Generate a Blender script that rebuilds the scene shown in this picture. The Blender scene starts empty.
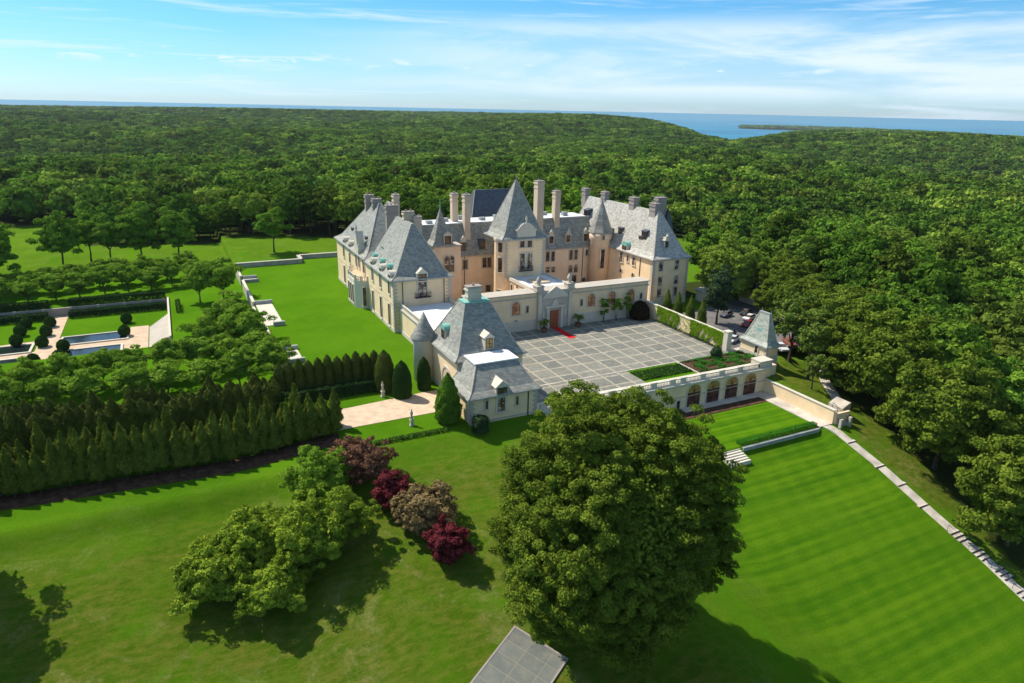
import bpy, math, random
import numpy as np
from mathutils import Vector, Matrix
PI = math.pi
scene = bpy.context.scene
COL = scene.collection

# ------------------------------------------------------------------ camera
F_PX, CX, CY, CAM_H = 682.7, 512.0, 341.5, 50.0
YAW, PITCH, ROLL = math.radians(-26.7005), math.radians(18.8773), math.radians(1.2317)
_f = np.array([-math.sin(YAW)*math.cos(PITCH), math.cos(YAW)*math.cos(PITCH), -math.sin(PITCH)])
_r = np.array([math.cos(YAW), math.sin(YAW), 0.0])
_u = np.cross(_r, _f)
_r2 = _r*math.cos(ROLL)+_u*math.sin(ROLL)
_u2 = -_r*math.sin(ROLL)+_u*math.cos(ROLL)
CAMP = np.array([0.0, 0.0, CAM_H])
cam_d = bpy.data.cameras.new('camera'); cam = bpy.data.objects.new('camera', cam_d); COL.objects.link(cam)
cam_d.sensor_width = 36.0; cam_d.lens = 36.0*F_PX/1024.0
cam_d.clip_start = 0.5; cam_d.clip_end = 90000.0
cam.matrix_world = Matrix(((_r2[0], _u2[0], -_f[0], 0), (_r2[1], _u2[1], -_f[1], 0), (_r2[2], _u2[2], -_f[2], CAM_H), (0, 0, 0, 1)))
scene.camera = cam

# ------------------------------------------------------------------ sun and sky
SUN_EL = math.radians(51.0)
SH_DX, SH_DY = 0.68, -1.0                      # ground direction the shadows run in
sun_dir = Vector((-SH_DX, -SH_DY, 0)).normalized()*math.cos(SUN_EL)+Vector((0, 0, math.sin(SUN_EL)))
sd = bpy.data.lights.new('sun', 'SUN'); sun = bpy.data.objects.new('sun', sd); COL.objects.link(sun)
sd.energy = 4.8; sd.angle = math.radians(0.53); sd.color = (1.0, 0.93, 0.80)
sun.rotation_euler = sun_dir.to_track_quat('Z', 'Y').to_euler()
world = bpy.data.worlds.new('World'); scene.world = world; world.use_nodes = True
wt = world.node_tree; wt.nodes.clear()
def wn(t, **k):
    n = wt.nodes.new(t)
    for a, b in k.items(): setattr(n, a, b)
    return n
sky = wn('ShaderNodeTexSky', sky_type='NISHITA', sun_disc=False)
sky.sun_elevation = SUN_EL; sky.sun_rotation = math.atan2(sun_dir.x, sun_dir.y)
sky.altitude = 100; sky.air_density = 1.0; sky.dust_density = 0.15; sky.ozone_density = 3.2
hs = wn('ShaderNodeMix', data_type='RGBA', blend_type='MULTIPLY'); hs.inputs[0].default_value = 1.0

bg = wn('ShaderNodeBackground'); bg.inputs['Strength'].default_value = 0.145
out = wn('ShaderNodeOutputWorld')
geo = wn('ShaderNodeTexCoord'); sep = wn('ShaderNodeSeparateXYZ')
wt.links.new(geo.outputs['Generated'], sep.inputs[0])
def wm(op, a, b=None):
    n = wn('ShaderNodeMath', operation=op)
    for i, v in enumerate((a, b)):
        if v is None: continue
        if hasattr(v, 'is_linked'): wt.links.new(v, n.inputs[i])
        else: n.inputs[i].default_value = v
    return n.outputs[0]
def ramp(v, x0, x1, y0=0.0, y1=1.0):
    n = wn('ShaderNodeMapRange', interpolation_type='SMOOTHSTEP'); wt.links.new(v, n.inputs[0])
    for i, q in enumerate((x0, x1, y0, y1)): n.inputs[i+1].default_value = q
    return n.outputs[0]
az = wm('ARCTAN2', sep.outputs[0], sep.outputs[1]); el = sep.outputs[2]
def cloud(sa, se, scale, detail, lo, hi, off, rough=0.6):
    c = wn('ShaderNodeCombineXYZ')
    wt.links.new(wm('MULTIPLY', az, sa), c.inputs[0]); wt.links.new(wm('MULTIPLY', el, se), c.inputs[1]); c.inputs[2].default_value = off
    n = wn('ShaderNodeTexNoise'); n.inputs['Scale'].default_value = scale; n.inputs['Detail'].default_value = detail
    n.inputs['Roughness'].default_value = rough; n.inputs['Distortion'].default_value = 0.6
    wt.links.new(c.outputs[0], n.inputs['Vector'])
    return ramp(n.outputs[0], lo, hi)
# thin veil: stronger towards the right of the view (azimuth grows to the right) and in the band above the horizon
veil = cloud(2.0, 14.0, 1.6, 9, 0.34, 0.64, 3.1)
band = wm('MULTIPLY', ramp(el, 0.005, 0.03), ramp(el, 0.088, 0.128, 1.0, 0.0))
right = ramp(az, 0.10, 0.62, 0.12, 1.0)
veil = wm('MULTIPLY', wm('MULTIPLY', wm('ADD', wm('MULTIPLY', veil, 0.7), 0.28), band), wm('MULTIPLY', right, 0.95))
wisp = cloud(1.6, 26.0, 2.4, 10, 0.47, 0.72, 11.7)
wisp = wm('MULTIPLY', wisp, 0.62)
# small puffs low over the horizon and a few at the upper left
puff = cloud(14.0, 62.0, 1.5, 8, 0.52, 0.63, 5.5)
puffband = wm('MULTIPLY', ramp(el, 0.038, 0.052), ramp(el, 0.052, 0.072, 1.0, 0.0))
puff = wm('MULTIPLY', wm('MULTIPLY', puff, puffband), 0.75)
puff2 = cloud(11.0, 42.0, 1.8, 9, 0.50, 0.62, 21.2)
pb2 = wm('MULTIPLY', ramp(el, 0.112, 0.125), wm('MULTIPLY', ramp(el, 0.132, 0.15, 1.0, 0.0), ramp(az, -0.10, -0.02, 1.0, 0.0)))
puff2 = wm('MULTIPLY', wm('MULTIPLY', puff2, pb2), 0.9)
tintm = wn('ShaderNodeMix', data_type='RGBA'); tintm.inputs[6].default_value = (0.42, 0.61, 0.88, 1); tintm.inputs[7].default_value = (0.30, 0.62, 0.82, 1)
wt.links.new(ramp(el, 0.0, 0.11), tintm.inputs[0]); tint2 = wn('ShaderNodeMix', data_type='RGBA'); tint2.inputs[7].default_value = (0.98, 0.96, 0.86, 1); wt.links.new(tintm.outputs[2], tint2.inputs[6]); wt.links.new(ramp(el, 0.17, 0.42), tint2.inputs[0]); wt.links.new(tint2.outputs[2], hs.inputs[7])
tot = wm('MAXIMUM', wm('MAXIMUM', veil, wisp), wm('MAXIMUM', puff, puff2))
cm = wn('ShaderNodeMix', data_type='RGBA'); cm.inputs[7].default_value = (4.7, 5.5, 6.2, 1)
wt.links.new(sky.outputs[0], hs.inputs[6]); wt.links.new(hs.outputs[2], cm.inputs[6]); wt.links.new(tot, cm.inputs[0])
wt.links.new(cm.outputs[2], bg.inputs['Color']); wt.links.new(bg.outputs[0], out.inputs['Surface'])
scene.view_settings.view_transform = 'Standard'; scene.view_settings.look = 'None'
scene.view_settings.exposure = 0.33; scene.view_settings.gamma = 1.0
scene.view_settings.use_curve_mapping = False
scene.render.engine = 'CYCLES'
scene.cycles.max_bounces = 6; scene.cycles.transparent_max_bounces = 8
scene.cycles.volume_bounces = 0

# ------------------------------------------------------------------ helpers
def ray(x, y): return np.array([(x-CX)/F_PX, -(y-CY)/F_PX, 1.0]) @ np.stack([_r2, _u2, _f])
def at(x, y, z=0.0): d = ray(x, y); return CAMP+d*((z-CAM_H)/d[2])      # a measured point of the survey on the level z
def onX(x, y, X): d = ray(x, y); return CAMP+d*(X/d[0])                  # ... on the plane of a wall facing west
def onY(x, y, Y): d = ray(x, y); return CAMP+d*(Y/d[1])                  # ... on the plane of a wall facing south

def tag(o, label=None, cat=None, group=None, kind=None):
    if label: o['label'] = label
    if cat: o['category'] = cat
    if group: o['group'] = group
    if kind: o['kind'] = kind
    return o
def empty(name, loc=(0, 0, 0), rz=0.0, label=None, cat=None, group=None):
    o = bpy.data.objects.new(name, None); COL.objects.link(o)
    o.location = loc; o.rotation_euler = (0, 0, rz); o.empty_display_size = 0.5
    return tag(o, label, cat, group)
class MB:
    def __init__(s): s.v = []; s.f = []
    def add(s, vs, fs):
        n = len(s.v); s.v += [tuple(map(float, p)) for p in vs]; s.f += [tuple(i+n for i in f) for f in fs]; return s
    def box(s, x0, x1, y0, y1, z0, z1):
        if x0 > x1: x0, x1 = x1, x0
        if y0 > y1: y0, y1 = y1, y0
        return s.add([(x0,y0,z0),(x1,y0,z0),(x1,y1,z0),(x0,y1,z0),(x0,y0,z1),(x1,y0,z1),(x1,y1,z1),(x0,y1,z1)],
            [(0,3,2,1),(4,5,6,7),(0,1,5,4),(1,2,6,5),(2,3,7,6),(3,0,4,7)])
    def rings(s, rects):
        """stack of rectangles (x0,x1,y0,y1,z) joined by sloping faces, closed at both ends"""
        for i, (x0, x1, y0, y1, z) in enumerate(rects):
            n = len(s.v); s.v += [(x0,y0,z),(x1,y0,z),(x1,y1,z),(x0,y1,z)]
            if i:
                for k in range(4):
                    s.f.append((n-4+k, n-4+(k+1) % 4, n+(k+1) % 4, n+k))
            else: s.f.append((n+3, n+2, n+1, n))
        s.f.append((n, n+1, n+2, n+3)); return s
    def lathe(s, cx, cy, prof, n=16, a0=0.0):
        base = len(s.v)
        for r, z in prof:
            for k in range(n):
                a = a0+2*PI*k/n; s.v.append((cx+r*math.cos(a), cy+r*math.sin(a), z))
        for i in range(len(prof)-1):
            for k in range(n):
                a, b = base+i*n+k, base+i*n+(k+1) % n
                s.f.append((a, b, b+n, a+n))
        s.f.append(tuple(base+k for k in range(n))[::-1]); s.f.append(tuple(base+(len(prof)-1)*n+k for k in range(n))); return s
    def tube(s, p, q, r0, r1=None, n=6):
        r1 = r0 if r1 is None else r1
        p, q = Vector(p), Vector(q); d = (q-p).normalized(); a = d.orthogonal().normalized(); b = d.cross(a); m = len(s.v)
        for c, r in ((p, r0), (q, r1)):
            for k in range(n):
                t = 2*PI*k/n; w = c+a*(r*math.cos(t))+b*(r*math.sin(t)); s.v.append(tuple(w))
        for k in range(n): s.f.append((m+k, m+(k+1) % n, m+n+(k+1) % n, m+n+k))
        s.f.append(tuple(m+k for k in range(n))[::-1]); s.f.append(tuple(m+n+k for k in range(n))); return s
    def prism(s, poly, z0, z1):
        n = len(poly); return s.add([(x, y, z0) for x, y in poly]+[(x, y, z1) for x, y in poly],
            [tuple(range(n))[::-1], tuple(range(n, 2*n))]+[(k, (k+1) % n, n+(k+1) % n, n+k) for k in range(n)])
    def map(s, fn, start=0):
        for i in range(start, len(s.v)): s.v[i] = tuple(fn(*s.v[i]))
        return s
    def build(s, name, m, parent=None, smooth=False):
        me = bpy.data.meshes.new(name); me.from_pydata(s.v, [], s.f); me.update()
        if m: me.materials.append(m)
        if smooth: me.polygons.foreach_set('use_smooth', [True]*len(me.polygons))
        o = bpy.data.objects.new(name, me); COL.objects.link(o)
        if parent: o.parent = parent
        return o
def copy_tree(o, parent=None):
    c = o.copy(); COL.objects.link(c); c.parent = parent
    for ch in [q for q in COL.objects if q.parent == o]: copy_tree(ch, c)
    return c
def struct(o): o['kind'] = 'structure'; return o

# ------------------------------------------------------------------ materials
class NT:
    def __init__(s, name):
        s.m = bpy.data.materials.new(name); s.m.use_nodes = True; s.t = s.m.node_tree
        s.b = s.t.nodes['Principled BSDF']; s.o = s.t.nodes['Material Output']
    def n(s, typ, ins=None, **k):
        x = s.t.nodes.new(typ)
        for a, b in k.items(): setattr(x, a, b)
        for i, v in (ins or {}).items():
            if hasattr(v, 'is_linked'): s.t.links.new(v, x.inputs[i])
            else: x.inputs[i].default_value = v
        return x
    def pos(s): return s.n('ShaderNodeNewGeometry').outputs['Position']
    def obj(s): return s.n('ShaderNodeTexCoord').outputs['Object']
    def noise(s, vec, scale, detail=4, rough=0.55, dist=0.0):
        return s.n('ShaderNodeTexNoise', {'Vector': vec, 'Scale': scale, 'Detail': detail, 'Roughness': rough, 'Distortion': dist}).outputs[0]
    def rng(s, v, a, b, c=0.0, d=1.0, mode='SMOOTHSTEP'):
        return s.n('ShaderNodeMapRange', {0: v, 1: a, 2: b, 3: c, 4: d}, interpolation_type=mode).outputs[0]
    def mix(s, f, a, b, blend='MIX'): return s.n('ShaderNodeMix', {0: f, 6: a, 7: b}, data_type='RGBA', blend_type=blend).outputs[2]
    def math(s, op, a, b=0.0, c=0.0): return s.n('ShaderNodeMath', {0: a, 1: b, 2: c}, operation=op).outputs[0]
    def scalev(s, vec, sc): return s.n('ShaderNodeMapping', {0: vec, 3: sc}).outputs[0]
    def col(s, c): s.t.links.new(c, s.b.inputs['Base Color']) if hasattr(c, 'is_linked') else setattr(s.b.inputs['Base Color'], 'default_value', c)
    def bump(s, h, strength, dist=0.1):
        b = s.n('ShaderNodeBump', {'Height': h, 'Strength': strength, 'Distance': dist}); s.t.links.new(b.outputs[0], s.b.inputs['Normal'])
    def set(s, rough=0.8, spec=0.3, metal=0.0):
        s.b.inputs['Roughness'].default_value = rough; s.b.inputs['Specular IOR Level'].default_value = spec; s.b.inputs['Metallic'].default_value = metal
def C4(c, k=1.0): return (c[0]*k, c[1]*k, c[2]*k, 1)
def plain(name, c, rough=0.8, spec=0.3, metal=0.0, var=0.18, scale=0.7, bump=0.0):
    t = NT(name); p = t.pos(); nz = t.noise(p, scale, 5)
    t.col(t.mix(t.rng(nz, 0.3, 0.7), C4(c, 1-var), C4(c, 1+var))); t.set(rough, spec, metal)
    if bump: t.bump(t.noise(p, scale*6, 4), bump)
    return t.m
def stucco(name, c):
    t = NT(name); p = t.pos()
    a = t.noise(p, 0.35, 6, 0.65); st = t.noise(t.scalev(p, (1.3, 1.3, 0.12)), 1.4, 6, 0.6)
    base = t.mix(t.rng(a, 0.25, 0.75), C4(c, 0.88), C4(c, 1.06))
    base = t.mix(t.rng(st, 0.55, 0.85, 0.0, 0.35), base, C4((c[0]*.62, c[1]*.6, c[2]*.58)))
    t.col(base); t.set(0.9, 0.15); t.bump(t.noise(p, 4.0, 5), 0.25, 0.05); return t.m
def slate(name, c, warm, lichen=0.25, mott=0.5):
    t = NT(name); p = t.pos(); s = t.n('ShaderNodeSeparateXYZ', {0: p})
    u = t.math('ADD', s.outputs[0], s.outputs[1])
    v = t.n('ShaderNodeCombineXYZ', {0: u, 1: s.outputs[2], 2: 0.0}).outputs[0]
    br = t.n('ShaderNodeTexBrick', {'Vector': v, 'Color1': C4(c, 0.72), 'Color2': C4(c, 1.25), 'Mortar': C4(c, 0.45), 'Scale': 1.0, 'Mortar Size': 0.012,
             'Bias': 0.0, 'Brick Width': 0.62, 'Row Height': 0.36})
    a = t.noise(p, 0.55, 7, 0.7); b = t.noise(p, 2.3, 6, 0.75)
    col = t.mix(t.rng(b, 0.5, 0.68, 0.0, mott), br.outputs[0], C4(c, 0.42))
    col = t.mix(t.rng(a, 0.45, 0.72, 0.0, lichen), col, C4(warm))
    t.col(col); t.set(0.62, 0.4); t.bump(br.outputs[1], -0.3, 0.05); return t.m
M = {}
M['stucco'] = stucco('cream_stucco', (0.86, 0.66, 0.42))
M['stucco_bounce'] = stucco('stucco_pink_bounce', (0.81, 0.625, 0.44))  # cream stucco with the court's pinkish bounced light put into its colour
M['stone'] = stucco('limestone', (0.50, 0.45, 0.38))
M['stone_light'] = stucco('pale_limestone', (0.62, 0.57, 0.47))
M['plinth'] = stucco('plinth_stone', (0.62, 0.56, 0.46))
M['slate'] = slate('grey_green_slate', (0.285, 0.285, 0.25), (0.40, 0.385, 0.31), 0.5, 0.5)
M['slate_mottled'] = slate('mottled_slate', (0.44, 0.42, 0.37), (0.52, 0.49, 0.43), 0.4, 0.8)
M['slate_dark'] = slate('dark_slate', (0.07, 0.085, 0.11), (0.10, 0.11, 0.12), 0.2, 0.3)
M['copper'] = plain('green_copper', (0.20, 0.44, 0.37), 0.6, 0.3, 0, 0.25, 1.5)
M['lead'] = plain('grey_lead', (0.32, 0.33, 0.32), 0.6)
M['membrane'] = plain('white_roof_membrane', (0.70, 0.71, 0.72), 0.7, 0.2, 0, 0.1, 0.4)
M['brickch'] = stucco('chimney_stone', (0.62, 0.50, 0.37))
M['chim_grey'] = stucco('chimney_grey_stone', (0.36, 0.31, 0.28))
M['frame'] = plain('brown_window_frame', (0.11, 0.065, 0.045), 0.6, 0.3)
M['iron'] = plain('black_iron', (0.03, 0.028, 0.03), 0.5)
M['door'] = plain('red_brown_door', (0.32, 0.085, 0.035), 0.5, 0.3, 0, 0.2, 2)
M['maroon'] = plain('dark_red_glazing_bars', (0.13, 0.025, 0.02), 0.5)
M['amber'] = plain('amber_fanlight', (0.42, 0.27, 0.07), 0.4, 0.4, 0, 0.35, 2)
M['carpet'] = plain('red_carpet', (0.62, 0.02, 0.018), 0.9, 0.1, 0, 0.08, 2)
M['concrete'] = plain('pale_concrete', (0.52, 0.46, 0.39), 0.9, 0.2, 0, 0.2, 0.5)
M['gravel'] = plain('beige_drive', (0.60, 0.45, 0.32), 0.95, 0.1, 0, 0.12, 0.8)
M['terra'] = plain('tan_garden_paving', (0.58, 0.42, 0.29), 0.9, 0.2, 0, 0.12, 0.8)
M['asphalt'] = plain('asphalt', (0.15, 0.14, 0.135), 0.9, 0.2, 0, 0.25, 0.3)
M['soil'] = plain('bare_soil', (0.085, 0.048, 0.03), 1.0, 0.05, 0, 0.4, 1.2)
M['bark'] = plain('bark', (0.085, 0.065, 0.048), 0.95, 0.1, 0, 0.4, 2.0)
M['rubber'] = plain('tyre_rubber', (0.02, 0.02, 0.02), 0.8)
M['pot'] = plain('terracotta_pot', (0.22, 0.09, 0.06), 0.8)
def glass():
    t = NT('window_glass'); p = t.pos(); nz = t.noise(p, 0.8, 3)
    t.col(t.mix(t.rng(nz, 0.42, 0.62), (0.02, 0.016, 0.014, 1), (0.16, 0.11, 0.075, 1))); t.set(0.12, 0.6); return t.m
M['glass'] = glass()
def curtain():
    t = NT('curtained_glass'); p = t.pos(); nz = t.noise(p, 1.1, 3)
    t.col(t.mix(t.rng(nz, 0.42, 0.6), (0.05, 0.035, 0.03, 1), (0.62, 0.5, 0.38, 1))); t.set(0.15, 0.5); return t.m
M['curtain'] = curtain()
M['passage'] = plain('sunlit_passage_wall', (0.55, 0.26, 0.12), .8, .2, 0, .5, .9)  # pane colour standing in for the sunlit wall seen through the arches
def water(name, c, scale, bump, rough=0.08):
    t = NT(name); t.col(C4(c)); t.set(rough, 0.5); t.bump(t.noise(t.pos(), scale, 5), bump, 0.05); return t.m
M['pool'] = water('pool_water', (0.012, 0.02, 0.02), 2.0, 0.1)
def seamat():
    t = NT('sea_water'); p = t.pos(); nz = t.noise(t.scalev(p, (0.0006, 0.0018, 1)), 1.0, 6)
    t.col(t.mix(t.rng(nz, 0.35, 0.65), (0.012, 0.15, 0.28, 1), (0.03, 0.24, 0.37, 1))); t.set(0.55, 0.15); return t.m
M['sea'] = seamat()
def leafmat(name, c1, c2, c3=None, spatial=0.0, trans=0.25, val=0.35):
    """c1 dark, c2 light; random per leaf, per tree and with slow drift through the wood"""
    t = NT(name); g = t.n('ShaderNodeNewGeometry'); oi = t.n('ShaderNodeObjectInfo')
    ri = g.outputs['Random Per Island']
    nz = t.noise(t.obj(), 0.35, 3)
    f = t.math('ADD', t.math('MULTIPLY', ri, 0.45), t.math('MULTIPLY', t.rng(nz, 0.3, 0.7), 0.55))
    col = t.mix(f, C4(c1), C4(c2))
    if c3:
        col = t.mix(t.rng(oi.outputs['Random'], 0.45, 1.0, 0.0, 0.85), col, C4(c3))
        w = t.noise(oi.outputs['Location'], 0.006, 4, 0.65)
        col = t.mix(t.rng(w, 0.38, 0.62, 0.0, 0.62), col, C4(c1, 0.8))
        w2 = t.noise(oi.outputs['Location'], 0.03, 2, 0.6); col = t.mix(t.rng(w2, 0.5, 0.7, 0.0, 0.45), col, C4((c1[0]*1.2, c1[1]*1.1, c1[2]*2.2)))
        hv = t.n('ShaderNodeHueSaturation', {'Saturation': 1.0, 'Value': t.rng(t.math('FRACT', t.math('MULTIPLY', oi.outputs['Random'], 17.3)), 0, 1, 1-val, 1+val, 'LINEAR'), 'Color': col})
        col = hv.outputs[0]
    t.col(col); t.set(0.8, 0.02)
    if trans:
        tr = t.n('ShaderNodeBsdfTranslucent', {'Color': col}); mx = t.n('ShaderNodeMixShader', {0: trans, 1: t.b.outputs[0], 2: tr.outputs[0]})
        t.t.links.new(mx.outputs[0], t.o.inputs['Surface'])
    return t.m
M['oak'] = leafmat('oak_leaves', (0.045, 0.092, 0.008), (0.225, 0.30, 0.032))
M['forest'] = leafmat('forest_leaves', (0.056, 0.138, 0.012), (0.215, 0.350, 0.032), (0.32, 0.41, 0.055), val=0.5)
M['linden'] = leafmat('linden_leaves', (0.11, 0.22, 0.012), (0.27, 0.42, 0.045), trans=0.3)
M['bushtree'] = leafmat('bush_tree_leaves', (0.10, 0.185, 0.012), (0.36, 0.47, 0.045))
M['lawntree'] = leafmat('lawn_tree_leaves', (0.07, 0.17, 0.012), (0.20, 0.35, 0.035))
M['conifer'] = leafmat('conifer_needles', (0.022, 0.055, 0.02), (0.075, 0.115, 0.05), trans=0.1)
M['pine'] = leafmat('pine_needles', (0.06, 0.12, 0.014), (0.20, 0.27, 0.045), trans=0.15)
M['cypress'] = leafmat('arborvitae_leaves', (0.075, 0.125, 0.012), (0.25, 0.30, 0.045), trans=0.2)
M['cypress_dark'] = leafmat('dark_arborvitae_leaves', (0.06, 0.095, 0.012), (0.18, 0.205, 0.04), trans=0.2)
M['box'] = leafmat('clipped_box_leaves', (0.02, 0.055, 0.012), (0.05, 0.11, 0.02), trans=0.1)
M['yew'] = leafmat('clipped_yew_leaves', (0.014, 0.04, 0.010), (0.03, 0.07, 0.018), trans=0.1)
M['parterre'] = leafmat('parterre_leaves', (0.02, 0.12, 0.01), (0.05, 0.24, 0.02), trans=0.1)
M['ivy'] = leafmat('ivy_leaves', (0.10, 0.22, 0.008), (0.24, 0.38, 0.02), trans=0.2)
M['maroonleaf'] = leafmat('maroon_leaves', (0.09, 0.014, 0.022), (0.26, 0.05, 0.055), trans=0.15)
M['bronzeleaf'] = leafmat('bronze_leaves', (0.16, 0.115, 0.045), (0.36, 0.26, 0.12), trans=0.15)
M['copperleaf'] = leafmat('copper_leaves', (0.14, 0.07, 0.04), (0.31, 0.16, 0.095), trans=0.15)
M['beech'] = leafmat('dark_copper_leaves', (0.02, 0.012, 0.006), (0.045, 0.028, 0.012), trans=0.1)
M['palm'] = leafmat('palm_leaves', (0.05, 0.09, 0.01), (0.16, 0.21, 0.03), trans=0.15)

# ------------------------------------------------------------------ terrain
def sst(a, b, x): t = np.clip((x-a)/(b-a), 0, 1); return t*t*(3-2*t)
def lin(a, b, x): return np.clip((x-a)/(b-a), 0, 1)
SEA_Z = -100.0
def zg(x, y):
    x = np.asarray(x, float); y = np.asarray(y, float)
    z = np.zeros(np.broadcast(x, y).shape)
    # west of the terrace wall
    z = z-2.5*(1-sst(16.2, 16.9, x))*sst(112, 126, y)
    z = z-2.0*(1-sst(2, 22, x))*(1-sst(112, 126, y))*sst(90, 96, y)
    # sunken garden
    gx = (1-sst(-3.6, -3.2, x))*sst(-75, -74, x)*sst(165.6, 166.2, y)*(1-sst(207.6, 208.2, y))
    z = z-2.0*gx
    # the ground south of the drive and of the arcade
    left = -0.8-np.maximum(0, 93-y)*0.185-2.0*(1-sst(2, 22, x))*(1-sst(70, 92, y)*0.0)
    right = -5.02-np.maximum(0, 77.2-y)*0.292-0.9*lin(77.4, 76.6, y)*(1-sst(102.6, 103.6, x))*sst(52, 74, y)
    k = sst(48, 74, x)
    s = left*(1-k)+right*k
    ws = np.where(x > 54, 1-lin(94.7, 96.9, y), 1-sst(90, 95, y))
    ws = np.where(x > 106.97, 0, ws)
    z = z*(1-ws)+s*ws
    # east bank behind the retaining wall, the car park and the slope below it
    e = sst(106.6, 106.95, x)
    ez = -1.0*sst(104, 108, x)*np.ones_like(z)
    low = np.where(y > 90, -1.6-(100-y)*0.06, -2.2-(90-y)*0.21)
    low = np.where(y < 77.2, -5.02-np.maximum(0, 77.2-y)*0.292, low)
    ez = np.where(y < 100, low, ez*1.0-0.6*lin(104, 100, y)*0)
    drop = np.maximum(0, x-109)*0.16*(1-sst(96, 125, y))
    ez = ez-np.clip(drop, 0, 22)*1.0
    z = z*(1-e)+ez*e
    # everything beyond the estate
    d = np.hypot(x, y)
    u = 722*(x*_r[0]+y*_r[1])/np.maximum(1.0, (x*math.sin(-YAW)+y*math.cos(YAW)))
    nse = (np.sin(x*0.011+1.3)*np.cos(y*0.009+0.4)*3.0+np.sin(x*0.0043-y*0.0031+2.0)*7+np.sin(x*0.0016+y*0.0024+0.7)*9+np.cos(x*0.0061+y*0.0053)*4)
    far = -15-7*sst(300, 900, d)+nse*sst(240, 700, d)*(0.75-0.35*sst(3000, 7000, d))
    hx, hy = 2600*math.sin(-YAW+0.10), 2600*math.cos(-YAW+0.10)
    far = far+34*np.exp(-((x-hx)**2+(y-hy)**2)/(2*420**2))
    far = far+sst(500, 1200, d)*(np.sin(x*0.0024+y*0.0037+0.9)*11+np.sin(d*0.0068+u*0.006)*10+np.sin(d*0.0031-u*0.011+1)*7+14*sst(2500, 6000, d))
    off = np.interp(u, [-560, -312, -112, 0, 48, 88, 128, 148, 168, 188, 218, 248, 278, 318, 388, 448, 560], [7, 5.6, 5.8, 5.2, 4.6, 4.8, 7.5, 10.5, 15, 21, 25, 21, 15.5, 12.5, 11.5, 12.5, 15])
    cap = 32-off/700*d+np.sin(x*0.0031+y*0.0021)*2.5-2.5
    far = np.where(d > 700, np.minimum(far, cap+60*(1-sst(700, 1500, d))), far)
    far = np.where(d > 9600, SEA_Z-12, far)
    pen = sst(205, 240, u)*(1-sst(7900+u, 8300+u, d))*sst(7300, 7600, d)*(1-sst(340, 420, u))
    far = np.maximum(far, SEA_Z-12+22*pen)
    b = np.maximum(sst(285, 430, d), sst(150, 260, x))
    return z*(1-b)+far*b
def axis(lo, hi, fine, breaks, rmax):
    a = list(np.arange(lo, hi+1e-6, fine)); s = fine; p = hi
    while p < rmax: s *= 1.07; s = min(s, 260); p += s; a.append(p)
    s = fine; p = lo
    while p > -rmax*0.9: s *= 1.09; s = min(s, 600); p -= s; a.append(p)
    a += breaks; return np.array(sorted(set(np.round(a, 3))))
def mesh_np(name, V, Fc, m, smooth=False):
    """V (n,3), Fc (m,4) quads"""
    me = bpy.data.meshes.new(name); k = Fc.shape[1]
    me.vertices.add(len(V)); me.vertices.foreach_set('co', np.asarray(V, np.float32).ravel())
    me.loops.add(Fc.size); me.loops.foreach_set('vertex_index', Fc.astype(np.int32).ravel())
    me.polygons.add(len(Fc)); me.polygons.foreach_set('loop_start', np.arange(0, Fc.size, k, dtype=np.int32))
    me.polygons.foreach_set('loop_total', np.full(len(Fc), k, np.int32))
    if smooth: me.polygons.foreach_set('use_smooth', np.ones(len(Fc), bool))
    me.update(calc_edges=True)
    if m: me.materials.append(m)
    return me
def link(name, me, parent=None):
    o = bpy.data.objects.new(name, me); COL.objects.link(o)
    if parent: o.parent = parent
    return o
def inpoly(x, y, poly):
    c = np.zeros(np.broadcast(x, y).shape, bool); n = len(poly)
    for i in range(n):
        (x1, y1), (x2, y2) = poly[i], poly[(i+1) % n]
        if y1 == y2: continue
        c ^= ((y1 > y) != (y2 > y)) & (x < (x2-x1)*(y-y1)/(y2-y1)+x1)
    return c
CLEAR = [[(-300, 20), (-300, 200), (-48, 236), (-75, 250), (-92, 430), (-50, 430), (-30, 303), (-18, 297), (16, 288), (45, 279), (62, 268), (70, 225),
          (140, 215), (128, 150), (148, 142), (148, 98), (121, 92), (119, 70), (104, 30), (60, -40)],
         [(134, 166), (160, 160), (190, 172), (240, 232), (240, 275), (190, 268), (150, 232)], [(560, 470), (700, 560), (720, 640), (620, 590)]]
xs = axis(-60, 150, 1.25, [16.2, 16.5, 16.9, -3.6, -3.4, -3.2, 106.6, 106.8, 106.95, 54.0, 54.05], 26000)
ys = axis(24, 250, 1.25, [94.7, 96.9, 77.4, 76.6, 165.6, 166.2, 207.6, 208.2], 26000)
ys = ys[ys > -3000]
GX, GY = np.meshgrid(xs, ys); GZ = zg(GX, GY)
nx, ny = len(xs), len(ys)
V = np.stack([GX.ravel(), GY.ravel(), GZ.ravel()], 1)
ii = (np.arange(ny-1)[:, None]*nx+np.arange(nx-1)[None, :]).ravel()
Fq = np.stack([ii, ii+1, ii+nx+1, ii+nx], 1)
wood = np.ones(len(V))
for P in CLEAR: wood[inpoly(V[:, 0], V[:, 1], P)] = 0
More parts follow.
